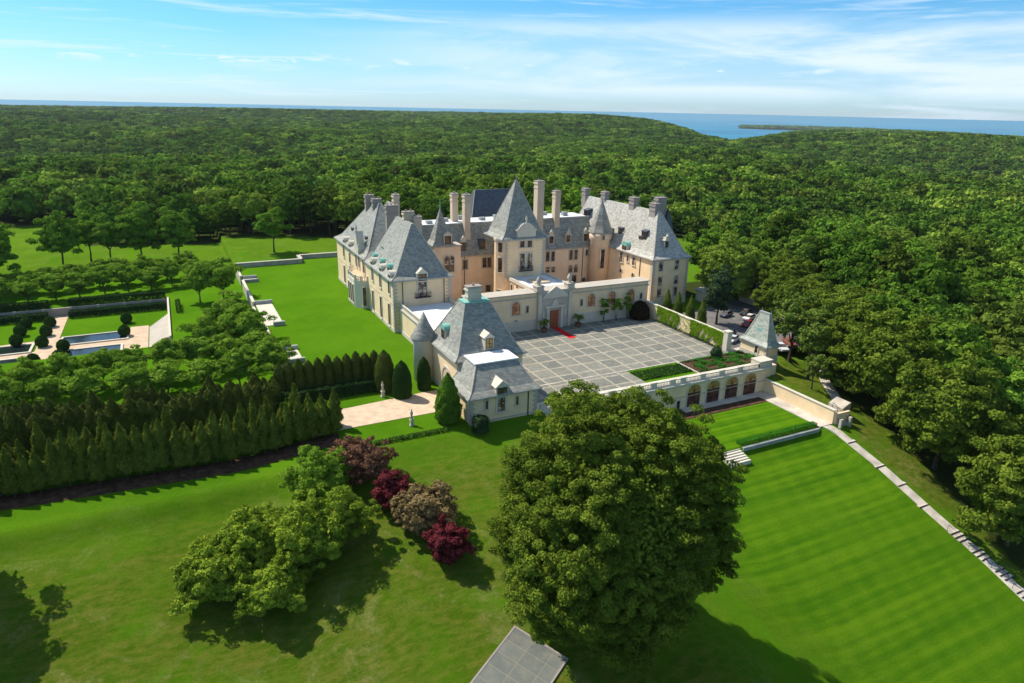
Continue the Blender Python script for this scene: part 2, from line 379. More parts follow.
def groundmat():
    t = NT('ground'); p = t.pos(); a = t.n('ShaderNodeAttribute', attribute_name='zone'); sp = t.n('ShaderNodeSeparateColor', {0: a.outputs['Color']})
    woodf, dry, stripe = sp.outputs[0], sp.outputs[1], sp.outputs[2]
    big = t.noise(p, 0.06, 6, 0.65); fine = t.noise(p, 1.6, 8, 0.75, 0.4); fib = t.noise(t.scalev(p, (1.0, 2.2, 1.0)), 0.55, 8, 0.7)
    lawn = t.mix(t.rng(big, 0.3, 0.7), (0.066, 0.200, 0.003, 1), (0.115, 0.285, 0.006, 1))
    lawn = t.mix(t.rng(fine, 0.3, 0.75, 0.0, 0.4), lawn, (0.045, 0.165, 0.004, 1))
    worn = t.mix(t.rng(fib, 0.35, 0.7), (0.066, 0.125, 0.006, 1), (0.215, 0.195, 0.036, 1))
    pale = t.mix(t.rng(fine, 0.4, 0.7), (0.20, 0.20, 0.045, 1), (0.40, 0.34, 0.16, 1))
    worn = t.mix(t.rng(t.noise(p, 0.13, 8, 0.75, 0.6), 0.51, 0.63, 0.0, 0.8), worn, pale)
    mid = t.noise(p, 0.38, 7, 0.75, 0.3); lawn = t.mix(t.rng(mid, 0.42, 0.7, 0.0, 0.5), lawn, (0.115, 0.26, 0.006, 1))
    lawn = t.mix(t.math('MULTIPLY', dry, t.rng(t.noise(p, 0.09, 7, 0.7, 0.5), 0.25, 0.55)), lawn, worn)
    s = t.n('ShaderNodeSeparateXYZ', {0: p})
    wob = t.math('MULTIPLY', t.noise(p, 0.03, 1), 1.0)
    st = t.math('SINE', t.math('ADD', t.math('MULTIPLY', s.outputs[1], 2.1), wob))
    st2 = t.math('SINE', t.math('ADD', t.math('MULTIPLY', s.outputs[1], 0.72), wob))
    sk = t.math('SINE', t.math('ADD', t.math('MULTIPLY', t.math('ADD', s.outputs[0], t.math('MULTIPLY', s.outputs[1], -0.35)), 1.5), wob))
    sv = t.math('ADD', t.math('ADD', t.math('MULTIPLY', st, 0.16), t.math('MULTIPLY', t.math('SINE', t.math('ADD', t.math('MULTIPLY', s.outputs[1], 4.7), wob)), 0.12)), t.math('MULTIPLY', sk, 0.10))
    sv = t.math('ADD', t.math('ADD', sv, t.math('MULTIPLY', st2, 0.13)), t.math('MULTIPLY', t.math('SUBTRACT', t.noise(t.scalev(p, (.05, .8, 1.)), 1.0, 6, .7), 0.5), 1.8))
    sv = t.math('MULTIPLY', sv, t.rng(t.noise(p, 0.08, 4), 0.3, 0.7, 0.35, 1.25))
    lit = t.mix(t.rng(sv, -0.62, 0.62), (0.038, 0.155, 0.002, 1), (0.140, 0.290, 0.007, 1))  # mowing stripes in dark and bright green
    lit = t.mix(t.rng(fine, 0.4, 0.8, 0.0, 0.35), lit, (0.05, 0.18, 0.004, 1))
    lit = t.mix(t.rng(t.noise(p, 0.5, 8, 0.8, 0.6), 0.56, 0.72, 0.0, 0.5), lit, (0.20, 0.27, 0.015, 1))
    lawn = t.mix(t.math('MULTIPLY', stripe, 0.85), lawn, lit)
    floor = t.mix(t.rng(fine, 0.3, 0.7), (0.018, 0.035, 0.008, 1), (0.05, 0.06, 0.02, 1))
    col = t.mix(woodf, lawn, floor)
    gr = t.noise(p, 3.2, 6, 0.85); col = t.mix(t.rng(gr, 0.3, 0.7), t.mix(0.22, col, (0.012, 0.04, 0.002, 1)), t.mix(0.10, col, (0.25, 0.30, 0.04, 1)))
    t.col(col); t.set(1.0, 0.0); t.bump(t.noise(p, 4.0, 7, 0.85), 0.9, 0.35); return t.m
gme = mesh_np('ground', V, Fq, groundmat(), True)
X_, Y_ = V[:, 0], V[:, 1]
dry = (1-sst(45, 62, X_))*(1-sst(80, 100, Y_))*0.8
dry = np.maximum(dry, sst(107, 108.5, X_)*0.9*(1-sst(90, 118, Y_)))
dry = np.maximum(dry, 0.35*sst(235, 245, Y_)); dry = np.maximum(dry, 0.18*sst(18, 60, X_)*(Y_ > 110)); dry = np.maximum(dry, 0.35*(Y_ < 77)*(X_ > 60))
stripe = sst(54, 72, X_)*(1-sst(105.5, 106.5, X_))*(1-sst(93, 96, Y_))
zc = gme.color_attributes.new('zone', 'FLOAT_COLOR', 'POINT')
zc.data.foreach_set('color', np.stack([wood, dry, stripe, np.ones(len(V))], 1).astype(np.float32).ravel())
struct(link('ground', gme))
MB().box(-30000, 60000, -20000, 60000, SEA_Z-1, SEA_Z).build('sea', M['sea'])['kind'] = 'structure'

def gz(x, y): return float(zg(x, y))
def sheet(name, poly, z, m, th=0.05, kind='structure', parent=None):
    o = MB().prism(poly, z-th, z).build(name, m, parent)
    if kind: o['kind'] = kind
    return o
def drape(name, pts, width, m, off=0.05, step=1.0, th=0.25):
    """a ribbon of paving laid along a line on the ground"""
    P = []
    for (x0, y0), (x1, y1) in zip(pts[:-1], pts[1:]):
        n = max(1, int(math.hypot(x1-x0, y1-y0)/step))
        P += [(x0+(x1-x0)*k/n, y0+(y1-y0)*k/n) for k in range(n)]
    P.append(pts[-1]); mb = MB()
    for i, (x, y) in enumerate(P):
        a = P[max(0, i-1)]; b = P[min(len(P)-1, i+1)]; dx, dy = b[0]-a[0], b[1]-a[1]; L = math.hypot(dx, dy); nx_, ny_ = -dy/L*width/2, dx/L*width/2
        z = max(gz(x+nx_, y+ny_), gz(x, y), gz(x-nx_, y-ny_))+off
        n = len(mb.v); mb.v += [(x+nx_, y+ny_, z-th), (x+nx_, y+ny_, z), (x-nx_, y-ny_, z), (x-nx_, y-ny_, z-th)]
        if i:
            for k in range(3): mb.f.append((n-4+k, n-3+k, n+k+1, n+k))
    return struct(mb.build(name, m))

# ------------------------------------------------------------------ foliage
def leaves(C, N, size, rg, jitter=0.5, aspect=0.62):
    """one diamond of four vertices per leaf clump; C centres, N outward directions"""
    n = len(C); N = N+rg.normal(0, jitter, (n, 3)); N /= np.linalg.norm(N, axis=1, keepdims=True)+1e-9
    T = rg.normal(0, 1, (n, 3)); U = np.cross(N, T); U /= np.linalg.norm(U, axis=1, keepdims=True)+1e-9; W = np.cross(N, U)
    s = (size*rg.uniform(0.6, 1.3, n))[:, None]; k = s*aspect
    bend = N*s*0.18
    V = np.stack([C-U*s-bend, C-W*k, C+U*s-bend, C+W*k], 1).reshape(-1, 3)
    return V, np.arange(4*n).reshape(-1, 4)
def sph(n, rg):
    v = rg.normal(0, 1, (n, 3)); return v/np.linalg.norm(v, axis=1, keepdims=True)
def crown_pts(rg, R, Rz, nclu, crad, nleaf, zmin=-0.55, lob=0.18, flat=0.7, fill=0.25, bumps=16, bw=.24):
    D = sph(nclu*3, rg); D = D[D[:, 2] > zmin][:nclu]
    ph = rg.uniform(0, 6.28, 6)
    az_ = np.arctan2(D[:, 1], D[:, 0])
    wob = 1+lob*(np.sin(2*az_+ph[0])*0.5+np.sin(3*az_+ph[1]+2*D[:, 2])*0.6+np.sin(5*az_+ph[2]-3*D[:, 2])*0.5)
    rad = np.where(rg.uniform(0, 1, len(D)) < fill, rg.uniform(0.35, 0.8, len(D)), rg.uniform(0.8, 1.0, len(D)))*wob
    B = sph(bumps, rg); e_ = ((D[:, None, :]-B[None])**2).sum(2); rad = rad*(0.90+0.17*np.exp(-e_/(2*bw*bw)).max(1))*rg.uniform(.96, 1.04, len(D))
    K = D*rad[:, None]*np.array([R, R, Rz]); cr = crad*rg.uniform(0.6, 1.35, len(D))
    idx = rg.integers(0, len(D), nleaf); S = sph(nleaf, rg); S[:, 2] = np.where(S[:, 2] < -0.25, -S[:, 2]*rg.uniform(0, 1, nleaf), S[:, 2])
    S /= np.linalg.norm(S, axis=1, keepdims=True)
    rr = rg.uniform(0.25, 1.1, nleaf)**0.55
    P = K[idx]+S*(cr[idx]*rr)[:, None]*np.array([1, 1, flat])
    return P, S+0.35*D[idx]
def crown_mesh(name, seed, R, Rz, nclu, crad, nleaf, size, m, zc=0.0, core=0.0, **k):
    rg = np.random.default_rng(seed); P, N = crown_pts(rg, R, Rz, nclu, crad, nleaf, **k); P[:, 2] += zc
    V, Fc = leaves(P, N, size, rg)
    if core:
        # an inner mass of leaves seen through the gaps
        D = sph(nleaf//6, rg); r = rg.uniform(0.45, core, len(D)); Q = D*r[:, None]*np.array([R, R, Rz]); Q[:, 2] += zc
        V2, F2 = leaves(Q, D, size*1.6, rg, 0.6, 0.8); Fc = np.concatenate([Fc, F2+len(V)]); V = np.concatenate([V, V2])
    return mesh_np(name, V, Fc, m)
def column_mesh(name, seed, prof, nleaf, size, m, lump=0.12, jitter=0.45):
    """foliage over a turned outline: prof = [(r, z), ...]; for clipped and conical shapes"""
    rg = np.random.default_rng(seed); pr = np.array(prof, float)
    seg = np.hypot(np.diff(pr[:, 0]), np.diff(pr[:, 1])); w = seg*(pr[:-1, 0]+pr[1:, 0]+0.05); w /= w.sum()
    i = rg.choice(len(seg), nleaf, p=w); t = rg.uniform(0, 1, nleaf); r = pr[i, 0]*(1-t)+pr[i+1, 0]*t; z = pr[i, 1]*(1-t)+pr[i+1, 1]*t
    a = rg.uniform(0, 2*PI, nleaf); ph = rg.uniform(0, 6.28, 4)
    lum = 1+lump*(np.sin(3*a+ph[0]+z*1.3)*0.5+np.sin(5*a+ph[1]-z*2.2)*0.4+np.sin(z*4+ph[2]+2*a)*0.4)+rg.normal(0, lump*0.35, nleaf)
    P = np.stack([r*lum*np.cos(a), r*lum*np.sin(a), z], 1)
    dr = pr[i+1, 0]-pr[i, 0]; dz = pr[i+1, 1]-pr[i, 1]; L = np.hypot(dr, dz)+1e-9
    N = np.stack([np.cos(a)*dz/L, np.sin(a)*dz/L, -dr/L], 1)
    V, Fc = leaves(P, N, size, rg, jitter)
    V2, F2 = leaves(P*np.array([0.8, 0.8, 0.97]), N, size*1.6, rg, 0.25, 0.9)
    return mesh_np(name, np.concatenate([V, V2]), np.concatenate([Fc, F2+len(V)]), m)
def box_leaves(name, seed, boxes, dens, size, m, jitter=0.4, lump=0.06):
    """clipped hedge: leaves over the sides and tops of boxes (x0,x1,y0,y1,z0,z1)"""
    rg = np.random.default_rng(seed); Ps = []; Ns = []
    for x0, x1, y0, y1, z0, z1 in boxes:
        for ax, lo, hi, A in ((0, x0, x1, (y1-y0)*(z1-z0)), (1, y0, y1, (x1-x0)*(z1-z0)), (2, z1, z1, (x1-x0)*(y1-y0))):
            for side in ((-1, 1) if ax < 2 else (1,)):
                n = max(4, int(A*dens)); P = rg.uniform(0, 1, (n, 3))*np.array([x1-x0, y1-y0, z1-z0])+np.array([x0, y0, z0])
                P[:, ax] = (lo if side < 0 else hi)+rg.normal(0, lump, n); N = np.zeros((n, 3)); N[:, ax] = side; Ps.append(P); Ns.append(N)
    P = np.concatenate(Ps); N = np.concatenate(Ns); V, Fc = leaves(P, N, size, rg, jitter)
    return mesh_np(name, V, Fc, m)
def trunk_mb(rg, h, r, limbs=4, spread=3.0, zc=None, lean=0.03):
    mb = MB(); p = Vector((0, 0, -0.6)); rr = r*1.5; n = 5
    pts = [p]
    for k in range(1, n+1): pts.append(Vector((rg.normal(0, lean*h*k/n), rg.normal(0, lean*h*k/n), h*k/n)))
    for k in range(n):
        r1 = r*(1-0.11*(k+1)); mb.tube(pts[k], pts[k+1], rr, r1, 8); rr = r1
    for k in range(limbs):
        a = 2*PI*k/limbs+rg.uniform(-.5, .5); b = pts[n-1-(k % 2)]; e = Vector((math.cos(a)*spread*rg.uniform(.7, 1.1), math.sin(a)*spread*rg.uniform(.7, 1.1), (zc or h*1.4)+rg.uniform(-.5, 1)*spread*0.35))
        mid = b.lerp(e, 0.5)+Vector((0, 0, -0.12*spread)); mb.tube(b, mid, r*0.5, r*0.32, 6); mb.tube(mid, e, r*0.32, r*0.1, 5)
        for q in range(2):
            e2 = mid+Vector((rg.normal(0, .35*spread), rg.normal(0, .35*spread), rg.uniform(.2, .6)*spread)); mb.tube(mid, e2, r*0.22, r*0.07, 5)
    return mb
def plant(name, x, y, crown_me, trunk_me, label, cat, group=None, s=1.0, rz=0.0, z=None, sz=None):
    t = empty(name, (x, y, gz(x, y) if z is None else z), rz, label, cat, group); t.scale = (s, s, sz or s)
    link('crown', crown_me, t)
    if trunk_me: link('trunk', trunk_me, t)
    return t
RG = np.random.default_rng(11)

# ---- the woods: the 290 trees that show largest are things, the rest is one carpet
FV = []; FT = []
for k in range(7):
    sh = [(5.6, 5.2), (6.2, 4.8), (5.0, 6.0), (6.6, 5.2), (5.4, 4.6), (6.0, 6.2), (5.8, 5.0)][k]
    FV.append(crown_mesh('wood_crown', 100+k, sh[0], sh[1], 130, 1.0, 8600, 0.33, M['forest'], zc=9.2, core=0.85, lob=0.26, zmin=-0.75, bumps=14, bw=.3))
    r_ = np.random.default_rng(50+k); FT.append(trunk_mb(r_, 7.5, 0.3, 4, 3.4, 9.5).build('t', M['bark']).data)
for o in [o for o in COL.objects if o.name.startswith('t') and o.type == 'MESH' and o.data in FT]: bpy.data.objects.remove(o)
LO = [crown_mesh('far_crown', 200+k, [5.8, 6.4, 5.2, 6.1][k], [5.2, 4.8, 6.0, 5.6][k], 40, 1.5, 700, 1.0, M['forest'], zc=8.6, core=0.85, lob=0.26, zmin=-0.55) for k in range(4)]

def scatter(dmin, dmax, sp, rg):
    b0 = math.atan(-545/722); b1 = math.atan(545/722); A = 0.5*(b1-b0)*(dmax**2-dmin**2); n = int(A/(sp*sp)*1.0)
    d = np.sqrt(rg.uniform(dmin**2, dmax**2, n)); b = rg.uniform(b0, b1, n)-YAW
    return d*np.sin(b), d*np.cos(b)
def gridscatter(dmin, dmax, sp, rg):
    xs_ = np.arange(-dmax, dmax, sp); X, Y = np.meshgrid(xs_, np.arange(0, dmax, sp)); X = X.ravel()+rg.uniform(-.42, .42, X.size)*sp; Y = Y.ravel()+rg.uniform(-.42, .42, Y.size)*sp
    d = np.hypot(X, Y); fw = X*math.sin(-YAW)+Y*math.cos(-YAW); rt = X*math.cos(YAW)+Y*math.sin(YAW)
    u = rt/np.maximum(fw, 1)*722; ok = (d > dmin) & (d <= dmax) & (fw > 0) & (np.abs(u) < 590)
    return X[ok], Y[ok], d[ok]
TX = []; TY = []
for (a, b, sp) in ((60, 520, 8.6), (520, 1100, 9.6), (1100, 2300, 12.0), (2300, 4200, 17.0), (4200, 10500, 30.0)):
    X, Y, D = gridscatter(a, b, sp, RG); ok = np.ones(len(X), bool)
    for P in CLEAR: ok &= ~inpoly(X, Y, P)
    for P in CLEAR:                                    # keep crowns off the lawn edges
        for (dx, dy) in ((4, 0), (-4, 0), (0, 4), (0, -4)): ok &= ~inpoly(X+dx, Y+dy, P)
    Z = zg(X, Y); ok &= Z > SEA_Z+1.5
    g = np.sin(X*0.021+Y*0.017)+np.sin(X*0.013-Y*0.027+1.7)
    ok &= (RG.uniform(0, 1, len(X)) < 0.93)
    X, Y, Z, D, g = X[ok], Y[ok], Z[ok], D[ok], g[ok]
    base = {8.6: 1.0, 9.6: 1.12, 12.0: 1.35, 17.0: 1.8, 30.0: 3.0}[sp]
    s = base*(0.62+0.78*RG.uniform(0, 1, len(X))**1.3)*(1+0.12*g/2)
    TX.append(np.stack([X, Y, Z, s, np.minimum(s, 1.15+0.15*s), D], 1))
T = np.concatenate(TX)
NEAR = 290
T = T[np.argsort(T[:, 5])]
near, rest = T[:NEAR], T[NEAR:]
wood_src = []
for k, (x, y, z, s, sz, d) in enumerate(near):
    east = x > 118 and y < 215
    sb = s*(1.18 if (x > 118 and y < 140) else 1.05)
    lab, grp = (('leafy green tree packed into the dense wood right of the arcade and car park', 'trees of the wood on the right slope') if east
        else ('leafy green tree in the dense wood beyond the mansion and far lawns', 'trees of the wood beyond the lawns'))
    t = plant('woodland_tree', x, y, FV[k % 7], FT[k % 7], lab, 'tree', grp, sb, RG.uniform(0, 6.28), z=z-0.3, sz=sb*RG.uniform(0.92, 1.15))
    wood_src.append(t)
# the far carpet: points instancing low crowns (one object, stuff)
pm = bpy.data.meshes.new('far_woods'); pm.vertices.add(len(rest)); pm.vertices.foreach_set('co', (rest[:, :3]-np.array([0, 0, 1.0])).astype(np.float32).ravel())
def attr(n, typ, arr, key='value'): a = pm.attributes.new(n, typ, 'POINT'); a.data.foreach_set(key, arr)
attr('rot', 'FLOAT', RG.uniform(0, 6.28, len(rest)).astype(np.float32)); attr('vi', 'INT', RG.integers(0, 4, len(rest)).astype(np.int32))
attr('scl', 'FLOAT_VECTOR', np.stack([rest[:, 3], rest[:, 3], rest[:, 4]*RG.uniform(.9, 1.15, len(rest))], 1).astype(np.float32).ravel(), 'vector')
woods = link('far_woods', pm); pm.materials.append(M['forest'])
tag(woods, 'unbroken far-off wood of green crowns running over the low hills to the water', 'woods', kind='stuff')
# four of the woodland trees far from the camera lend their (lighter) crowns to the carpet
lend = []
for k in range(4):
    t = wood_src[-1-k]; c = [o for o in COL.objects if o.parent == t and o.name.startswith('crown')][0]; c.data = LO[k]; lend.append(c)
ng = bpy.data.node_groups.new('far_woods', 'GeometryNodeTree')
ng.interface.new_socket('Geometry', in_out='INPUT', socket_type='NodeSocketGeometry'); ng.interface.new_socket('Geometry', in_out='OUTPUT', socket_type='NodeSocketGeometry')
N = ng.nodes.new; gi, go = N('NodeGroupInput'), N('NodeGroupOutput'); ins = N('GeometryNodeInstanceOnPoints'); jn = N('GeometryNodeJoinGeometry')
for c in lend[::-1]:
    oi = N('GeometryNodeObjectInfo'); oi.inputs[0].default_value = c; oi.transform_space = 'ORIGINAL'; oi.inputs['As Instance'].default_value = True
    ng.links.new(oi.outputs['Geometry'], jn.inputs[0])
def named(n, typ): a = N('GeometryNodeInputNamedAttribute'); a.data_type = typ; a.inputs[0].default_value = n; return a.outputs[0]
cx = N('ShaderNodeCombineXYZ'); ng.links.new(named('rot', 'FLOAT'), cx.inputs[2])
ng.links.new(gi.outputs[0], ins.inputs['Points']); ng.links.new(jn.outputs[0], ins.inputs['Instance']); ins.inputs['Pick Instance'].default_value = True
ng.links.new(named('vi', 'INT'), ins.inputs['Instance Index']); ng.links.new(cx.outputs[0], ins.inputs['Rotation']); ng.links.new(named('scl', 'FLOAT_VECTOR'), ins.inputs['Scale'])
ng.links.new(ins.outputs[0], go.inputs[0])
md = woods.modifiers.new('far_woods', 'NODES'); md.node_group = ng
print('far trees', len(rest))

# ------------------------------------------------------------------ architecture
# local wall frames: u along the wall (to the right as seen from outside), n outwards, z up
def frame(face, plane):
    if isinstance(face, tuple):
        x0, y0, dx, dy = face; return lambda u, n, z: (x0+dx*u+dy*n, y0+dy*u-dx*n, z)
    return {'S': lambda u, n, z: (u, plane-n, z), 'N': lambda u, n, z: (-u, plane+n, z),
            'W': lambda u, n, z: (plane-n, -u, z), 'E': lambda u, n, z: (plane+n, u, z)}[face]
def uc(face, c): return c if isinstance(face, tuple) else {'S': c, 'N': -c, 'W': -c, 'E': c}[face]
def arch_pts(u, w, z0, z1, n=10):
    r = w/2; zs = z1-r
    return [(u-r, z0), (u+r, z0)]+[(u+r*math.cos(PI*k/n), zs+r*math.sin(PI*k/n)) for k in range(n+1)]
def extr(mb, pts, n0, n1, fr):
    """pts = outline (u, z) extruded between two depths"""
    k = len(pts); mb.add([fr(u, n0, z) for u, z in pts]+[fr(u, n1, z) for u, z in pts],
        [tuple(range(k)), tuple(range(k, 2*k))[::-1]]+[(i, (i+1) % k, k+(i+1) % k, k+i) for i in range(k)])
def lbox(mb, fr, u0, u1, n0, n1, z0, z1): extr(mb, [(u0, z0), (u1, z0), (u1, z1), (u0, z1)], n0, n1, fr)
def window(parent, face, plane, c, z0, z1, w, arch=False, nx=2, nz=3, surround=0.22, mat='glass', mf='frame', ms='stone_light', name='window', sill=True, off=0.0):
    fr0 = frame(face, plane); fr = lambda u, n, z: fr0(u, n+off, z); u = uc(face, c)
    mb = MB(); s = surround; d = 0.16
    if arch:
        o_, i_ = arch_pts(u, w+2*s, z0, z1+s), arch_pts(u, w, z0, z1)
        for k in range(1, len(o_)-1):
            q = [o_[k], o_[k+1], i_[k+1], i_[k]]; extr(mb, q, -0.02, d, fr)
        lbox(mb, fr, u-w/2-s, u-w/2, -0.02, d, z0, z1-w/2); zt = z1-w/2
    else:
        lbox(mb, fr, u-w/2-s, u-w/2, -0.02, d, z0, z1); lbox(mb, fr, u+w/2, u+w/2+s, -0.02, d, z0, z1)
        lbox(mb, fr, u-w/2-s, u+w/2+s, -0.02, d+0.03, z1, z1+s*1.2); zt = z1
    if sill: lbox(mb, fr, u-w/2-s-0.1, u+w/2+s+0.1, -0.02, d+0.12, z0-0.2, z0)
    wo = mb.build(name, M[ms], parent)
    g = MB()
    if arch: extr(g, arch_pts(u, w, z0, z1), 0.0, 0.03, fr)
    else: lbox(g, fr, u-w/2, u+w/2, 0.0, 0.03, z0, z1)
    g.build('pane', M[mat], wo)
    b = MB(); t = 0.09
    for k in range(nx+1):
        uu = u-w/2+w*k/nx; uu = min(max(uu, u-w/2+t/2), u+w/2-t/2); lbox(b, fr, uu-t/2, uu+t/2, 0.03, 0.085, z0, zt if (arch and k in (0, nx)) else (z1 if not arch else z1-0.1))
    for k in range(nz+1):
        zz = z0+(zt-z0)*k/nz; zz = min(max(zz, z0+t/2), zt-t/2); lbox(b, fr, u-w/2+t, u+w/2-t, 0.03, 0.08, zz-t/2, zz+t/2)
    b.build('frame', M[mf], wo)
    return wo
def winS(p, Y, px, y0, y1, w, **k):
    a, b = onY(px, y0, Y), onY(px, y1, Y); return window(p, 'S', Y, a[0], b[2], a[2], w, **k)
def winW(p, X, px, y0, y1, w, **k):
    a, b = onX(px, y0, X), onX(px, y1, X); return window(p, 'W', X, (a[1]+b[1])/2, b[2], a[2], w, **k)
def quoin(parent, x, y, z0, z1, sx, sy, w=1.0, m='stone'):
    """alternating corner blocks; sx, sy point from the corner into the walls"""
    mb = MB(); z = z0; k = 0; h = 0.42
    while z < z1-0.1:
        a = w if k % 2 == 0 else w*0.6; b = w*0.6 if k % 2 == 0 else w; zt = min(z+h-0.03, z1)
        mb.box(x-sx*0.05, x+sx*a, y-sy*0.05, y+sy*0.1, z, zt); mb.box(x-sx*0.05, x+sx*0.1, y+sy*0.1, y+sy*b, z, zt); z += h; k += 1
    return mb.build('quoin', M[m], parent)
def walls(parent, x0, x1, y0, y1, z0, z1, m='stucco', name='wall', cornice=True, base=True):
    o = MB().box(x0, x1, y0, y1, z0, z1).build(name, M[m], parent)
    if cornice: MB().box(x0-.14, x1+.14, y0-.14, y1+.14, z1-.5, z1-.22).box(x0-.28, x1+.28, y0-.28, y1+.28, z1-.22, z1+.02).build('cornice', M['stone'], o)
    if base: MB().box(x0-.1, x1+.1, y0-.1, y1+.1, z0, max(z0, 0)+0.9).build('plinth', M['plinth'], o)
    return o
def hip(parent, x0, x1, y0, y1, z0, top, ztop, m='slate', over=0.55, flare=1.1, fz=1.5, crest=None, name='roof'):
    """steep hipped roof with a bell-cast foot; top = (x0, x1, y0, y1) of the ridge"""
    tx0, tx1, ty0, ty1 = top; w = (ztop-z0)
    k = fz/w*0.62+0.08
    r = [(x0-over, x1+over, y0-over, y1+over, z0-0.12), (x0-over, x1+over, y0-over, y1+over, z0+0.06),
         (x0-over+flare*.55+(tx0-x0)*k*.35, x1+over-flare*.55-(x1-tx1)*k*.35, y0-over+flare*.55+(ty0-y0)*k*.35, y1+over-flare*.55-(y1-ty1)*k*.35, z0+fz*0.45),
         (x0+(tx0-x0)*k+.1, x1-(x1-tx1)*k-.1, y0+(ty0-y0)*k+.1, y1-(y1-ty1)*k-.1, z0+fz), (tx0, tx1, ty0, ty1, ztop)]
    o = MB().rings(r).build(name, M[m], parent)
    h = MB()
    a = r[3]; b = r[4]
    for (ax, ay, bx, by) in ((0, 2, 0, 2), (1, 2, 1, 2), (1, 3, 1, 3), (0, 3, 0, 3)):
        h.tube((r[1][ax], r[1][ay], r[1][4]), (r[2][ax], r[2][ay], r[2][4]), .12, .12, 5)
        h.tube((r[2][ax], r[2][ay], r[2][4]), (a[ax], a[ay], a[4]), .12, .12, 5); h.tube((a[ax], a[ay], a[4]), (b[bx], b[by], b[4]), .12, .12, 5)
    if crest: h2 = MB().box(tx0-.12, tx1+.12, ty0-.12, ty1+.12, ztop-.12, ztop+.18); h2.build('ridge_capping', M[crest], o)
    h.build('hip_capping', M['stone'], o)
    g = MB().box(x0-over-.1, x1+over+.1, y0-over-.14, y0-over+.02, z0-.2, z0-.02).box(x0-over-.14, x0-over+.02, y0-over-.1, y1+over+.1, z0-.2, z0-.02)
    g.build('gutter', M['lead'], o)
    return o
def chimney(parent, x, y, w, d, z0, z1, m='chim_grey', pots=2, cap=True):
    mb = MB().box(x-w/2, x+w/2, y-d/2, y+d/2, z0, z1-0.9)
    mb.box(x-w/2-.12, x+w/2+.12, y-d/2-.12, y+d/2+.12, z1-2.1, z1-1.85)
    mb.box(x-w/2-.18, x+w/2+.18, y-d/2-.18, y+d/2+.18, z1-.9, z1-.55).box(x-w/2-.02, x+w/2+.02, y-d/2-.02, y+d/2+.02, z1-.55, z1-.2)
    o = mb.build('chimney', M[m], parent)
    c = MB().box(x-w/2-.14, x+w/2+.14, y-d/2-.14, y+d/2+.14, z1-.2, z1-.02)
    for k in range(pots):
        q = (k+.5)/pots
        cx_, cy_ = (x-w/2+w*q, y) if w > d else (x, y-d/2+d*q); c.lathe(cx_, cy_, [(.2, z1-.02), (.17, z1+.35), (.22, z1+.42)], 8)
    c.build('chimney_cap', M['chim_grey'], o); return o
def chim_px(parent, px, py, plane, isX, z0, w, d, **k):
    p = onX(px, py, plane) if isX else onY(px, py, plane); return chimney(parent, p[0], p[1], w, d, z0, p[2], **k)
def dormer(parent, face, plane, c, z0, w, h, depth, style='pediment', body='stone_light', cap='lead', win='glass'):
    """plane = outer face of the dormer"""
    fr = frame(face, plane); u = uc(face, c); mb = MB()
    lbox(mb, fr, u-w/2-.22, u+w/2+.22, -depth, 0, z0, z0+h)
    o = mb.build('dormer', M[body], parent); c2 = MB(); W = w/2+.45
    if style == 'pediment':
        extr(c2, [(u-W, z0+h), (u+W, z0+h), (u, z0+h+W*.85)], -depth, .14, fr)
    elif style == 'round':
        pts = [(u+W*math.cos(PI*k/8), z0+h+W*.8*math.sin(PI*k/8)) for k in range(9)]; extr(c2, pts, -depth, .14, fr)
    elif style == 'shed':
        n = len(c2.v); c2.add([fr(u-W, .15, z0+h), fr(u+W, .15, z0+h), fr(u+W, -depth, z0+h+.5), fr(u-W, -depth, z0+h+.5), fr(u-W, .15, z0+h+.14), fr(u+W, .15, z0+h+.14), fr(u+W, -depth, z0+h+.64), fr(u-W, -depth, z0+h+.64)],
            [(0, 3, 2, 1), (4, 5, 6, 7), (0, 1, 5, 4), (1, 2, 6, 5), (2, 3, 7, 6), (3, 0, 4, 7)])
    elif style == 'finial':
        lbox(c2, fr, u-W, u+W, -depth, .14, z0+h, z0+h+.25); lbox(c2, fr, u-W*.55, u+W*.55, -depth*.6, .12, z0+h+.25, z0+h+.9)
        p = fr(u, 0, z0+h+.9); c2.lathe(p[0], p[1], [(.42, z0+h+.9), (.5, z0+h+1.3), (.22, z0+h+1.7), (.05, z0+h+2.0)], 8)
    c2.build('dormer_cap', M[cap], o)
    g = MB(); lbox(g, fr, u-w/2, u+w/2, 0.0, .04, z0+.25, z0+h-.12); t = .08
    g.build('pane', M[win], o); f = MB()
    for uu in (u-w/2+.04, u, u+w/2-.04): lbox(f, fr, uu-t/2, uu+t/2, .04, .09, z0+.25, z0+h-.12)
    for zz in (z0+.25+.04, z0+h*.5, z0+h-.16): lbox(f, fr, u-w/2+t, u-t/2, .04, .085, zz-t/2, zz+t/2); lbox(f, fr, u+t/2, u+w/2-t, .04, .085, zz-t/2, zz+t/2)
    f.build('frame', M['frame'], o); return o
def balcony(parent, face, plane, c, z, w, d=0.8):
    fr = frame(face, plane); u = uc(face, c); mb = MB(); lbox(mb, fr, u-w/2, u+w/2, 0, d, z-.15, z)
    lbox(mb, fr, u-w/2, u+w/2, d-.06, d, z+.95, z+1.03)
    for s in (-1, 1): lbox(mb, fr, u+s*w/2-.04, u+s*w/2+.04, 0, d-.06, z+.95, z+1.03)
    n = int(w/.16)
    for k in range(n+1): uu = u-w/2+w*k/n; lbox(mb, fr, uu-.025, uu+.025, d-.05, d-.01, z, z+.95)
    return mb.build('balcony', M['iron'], parent)
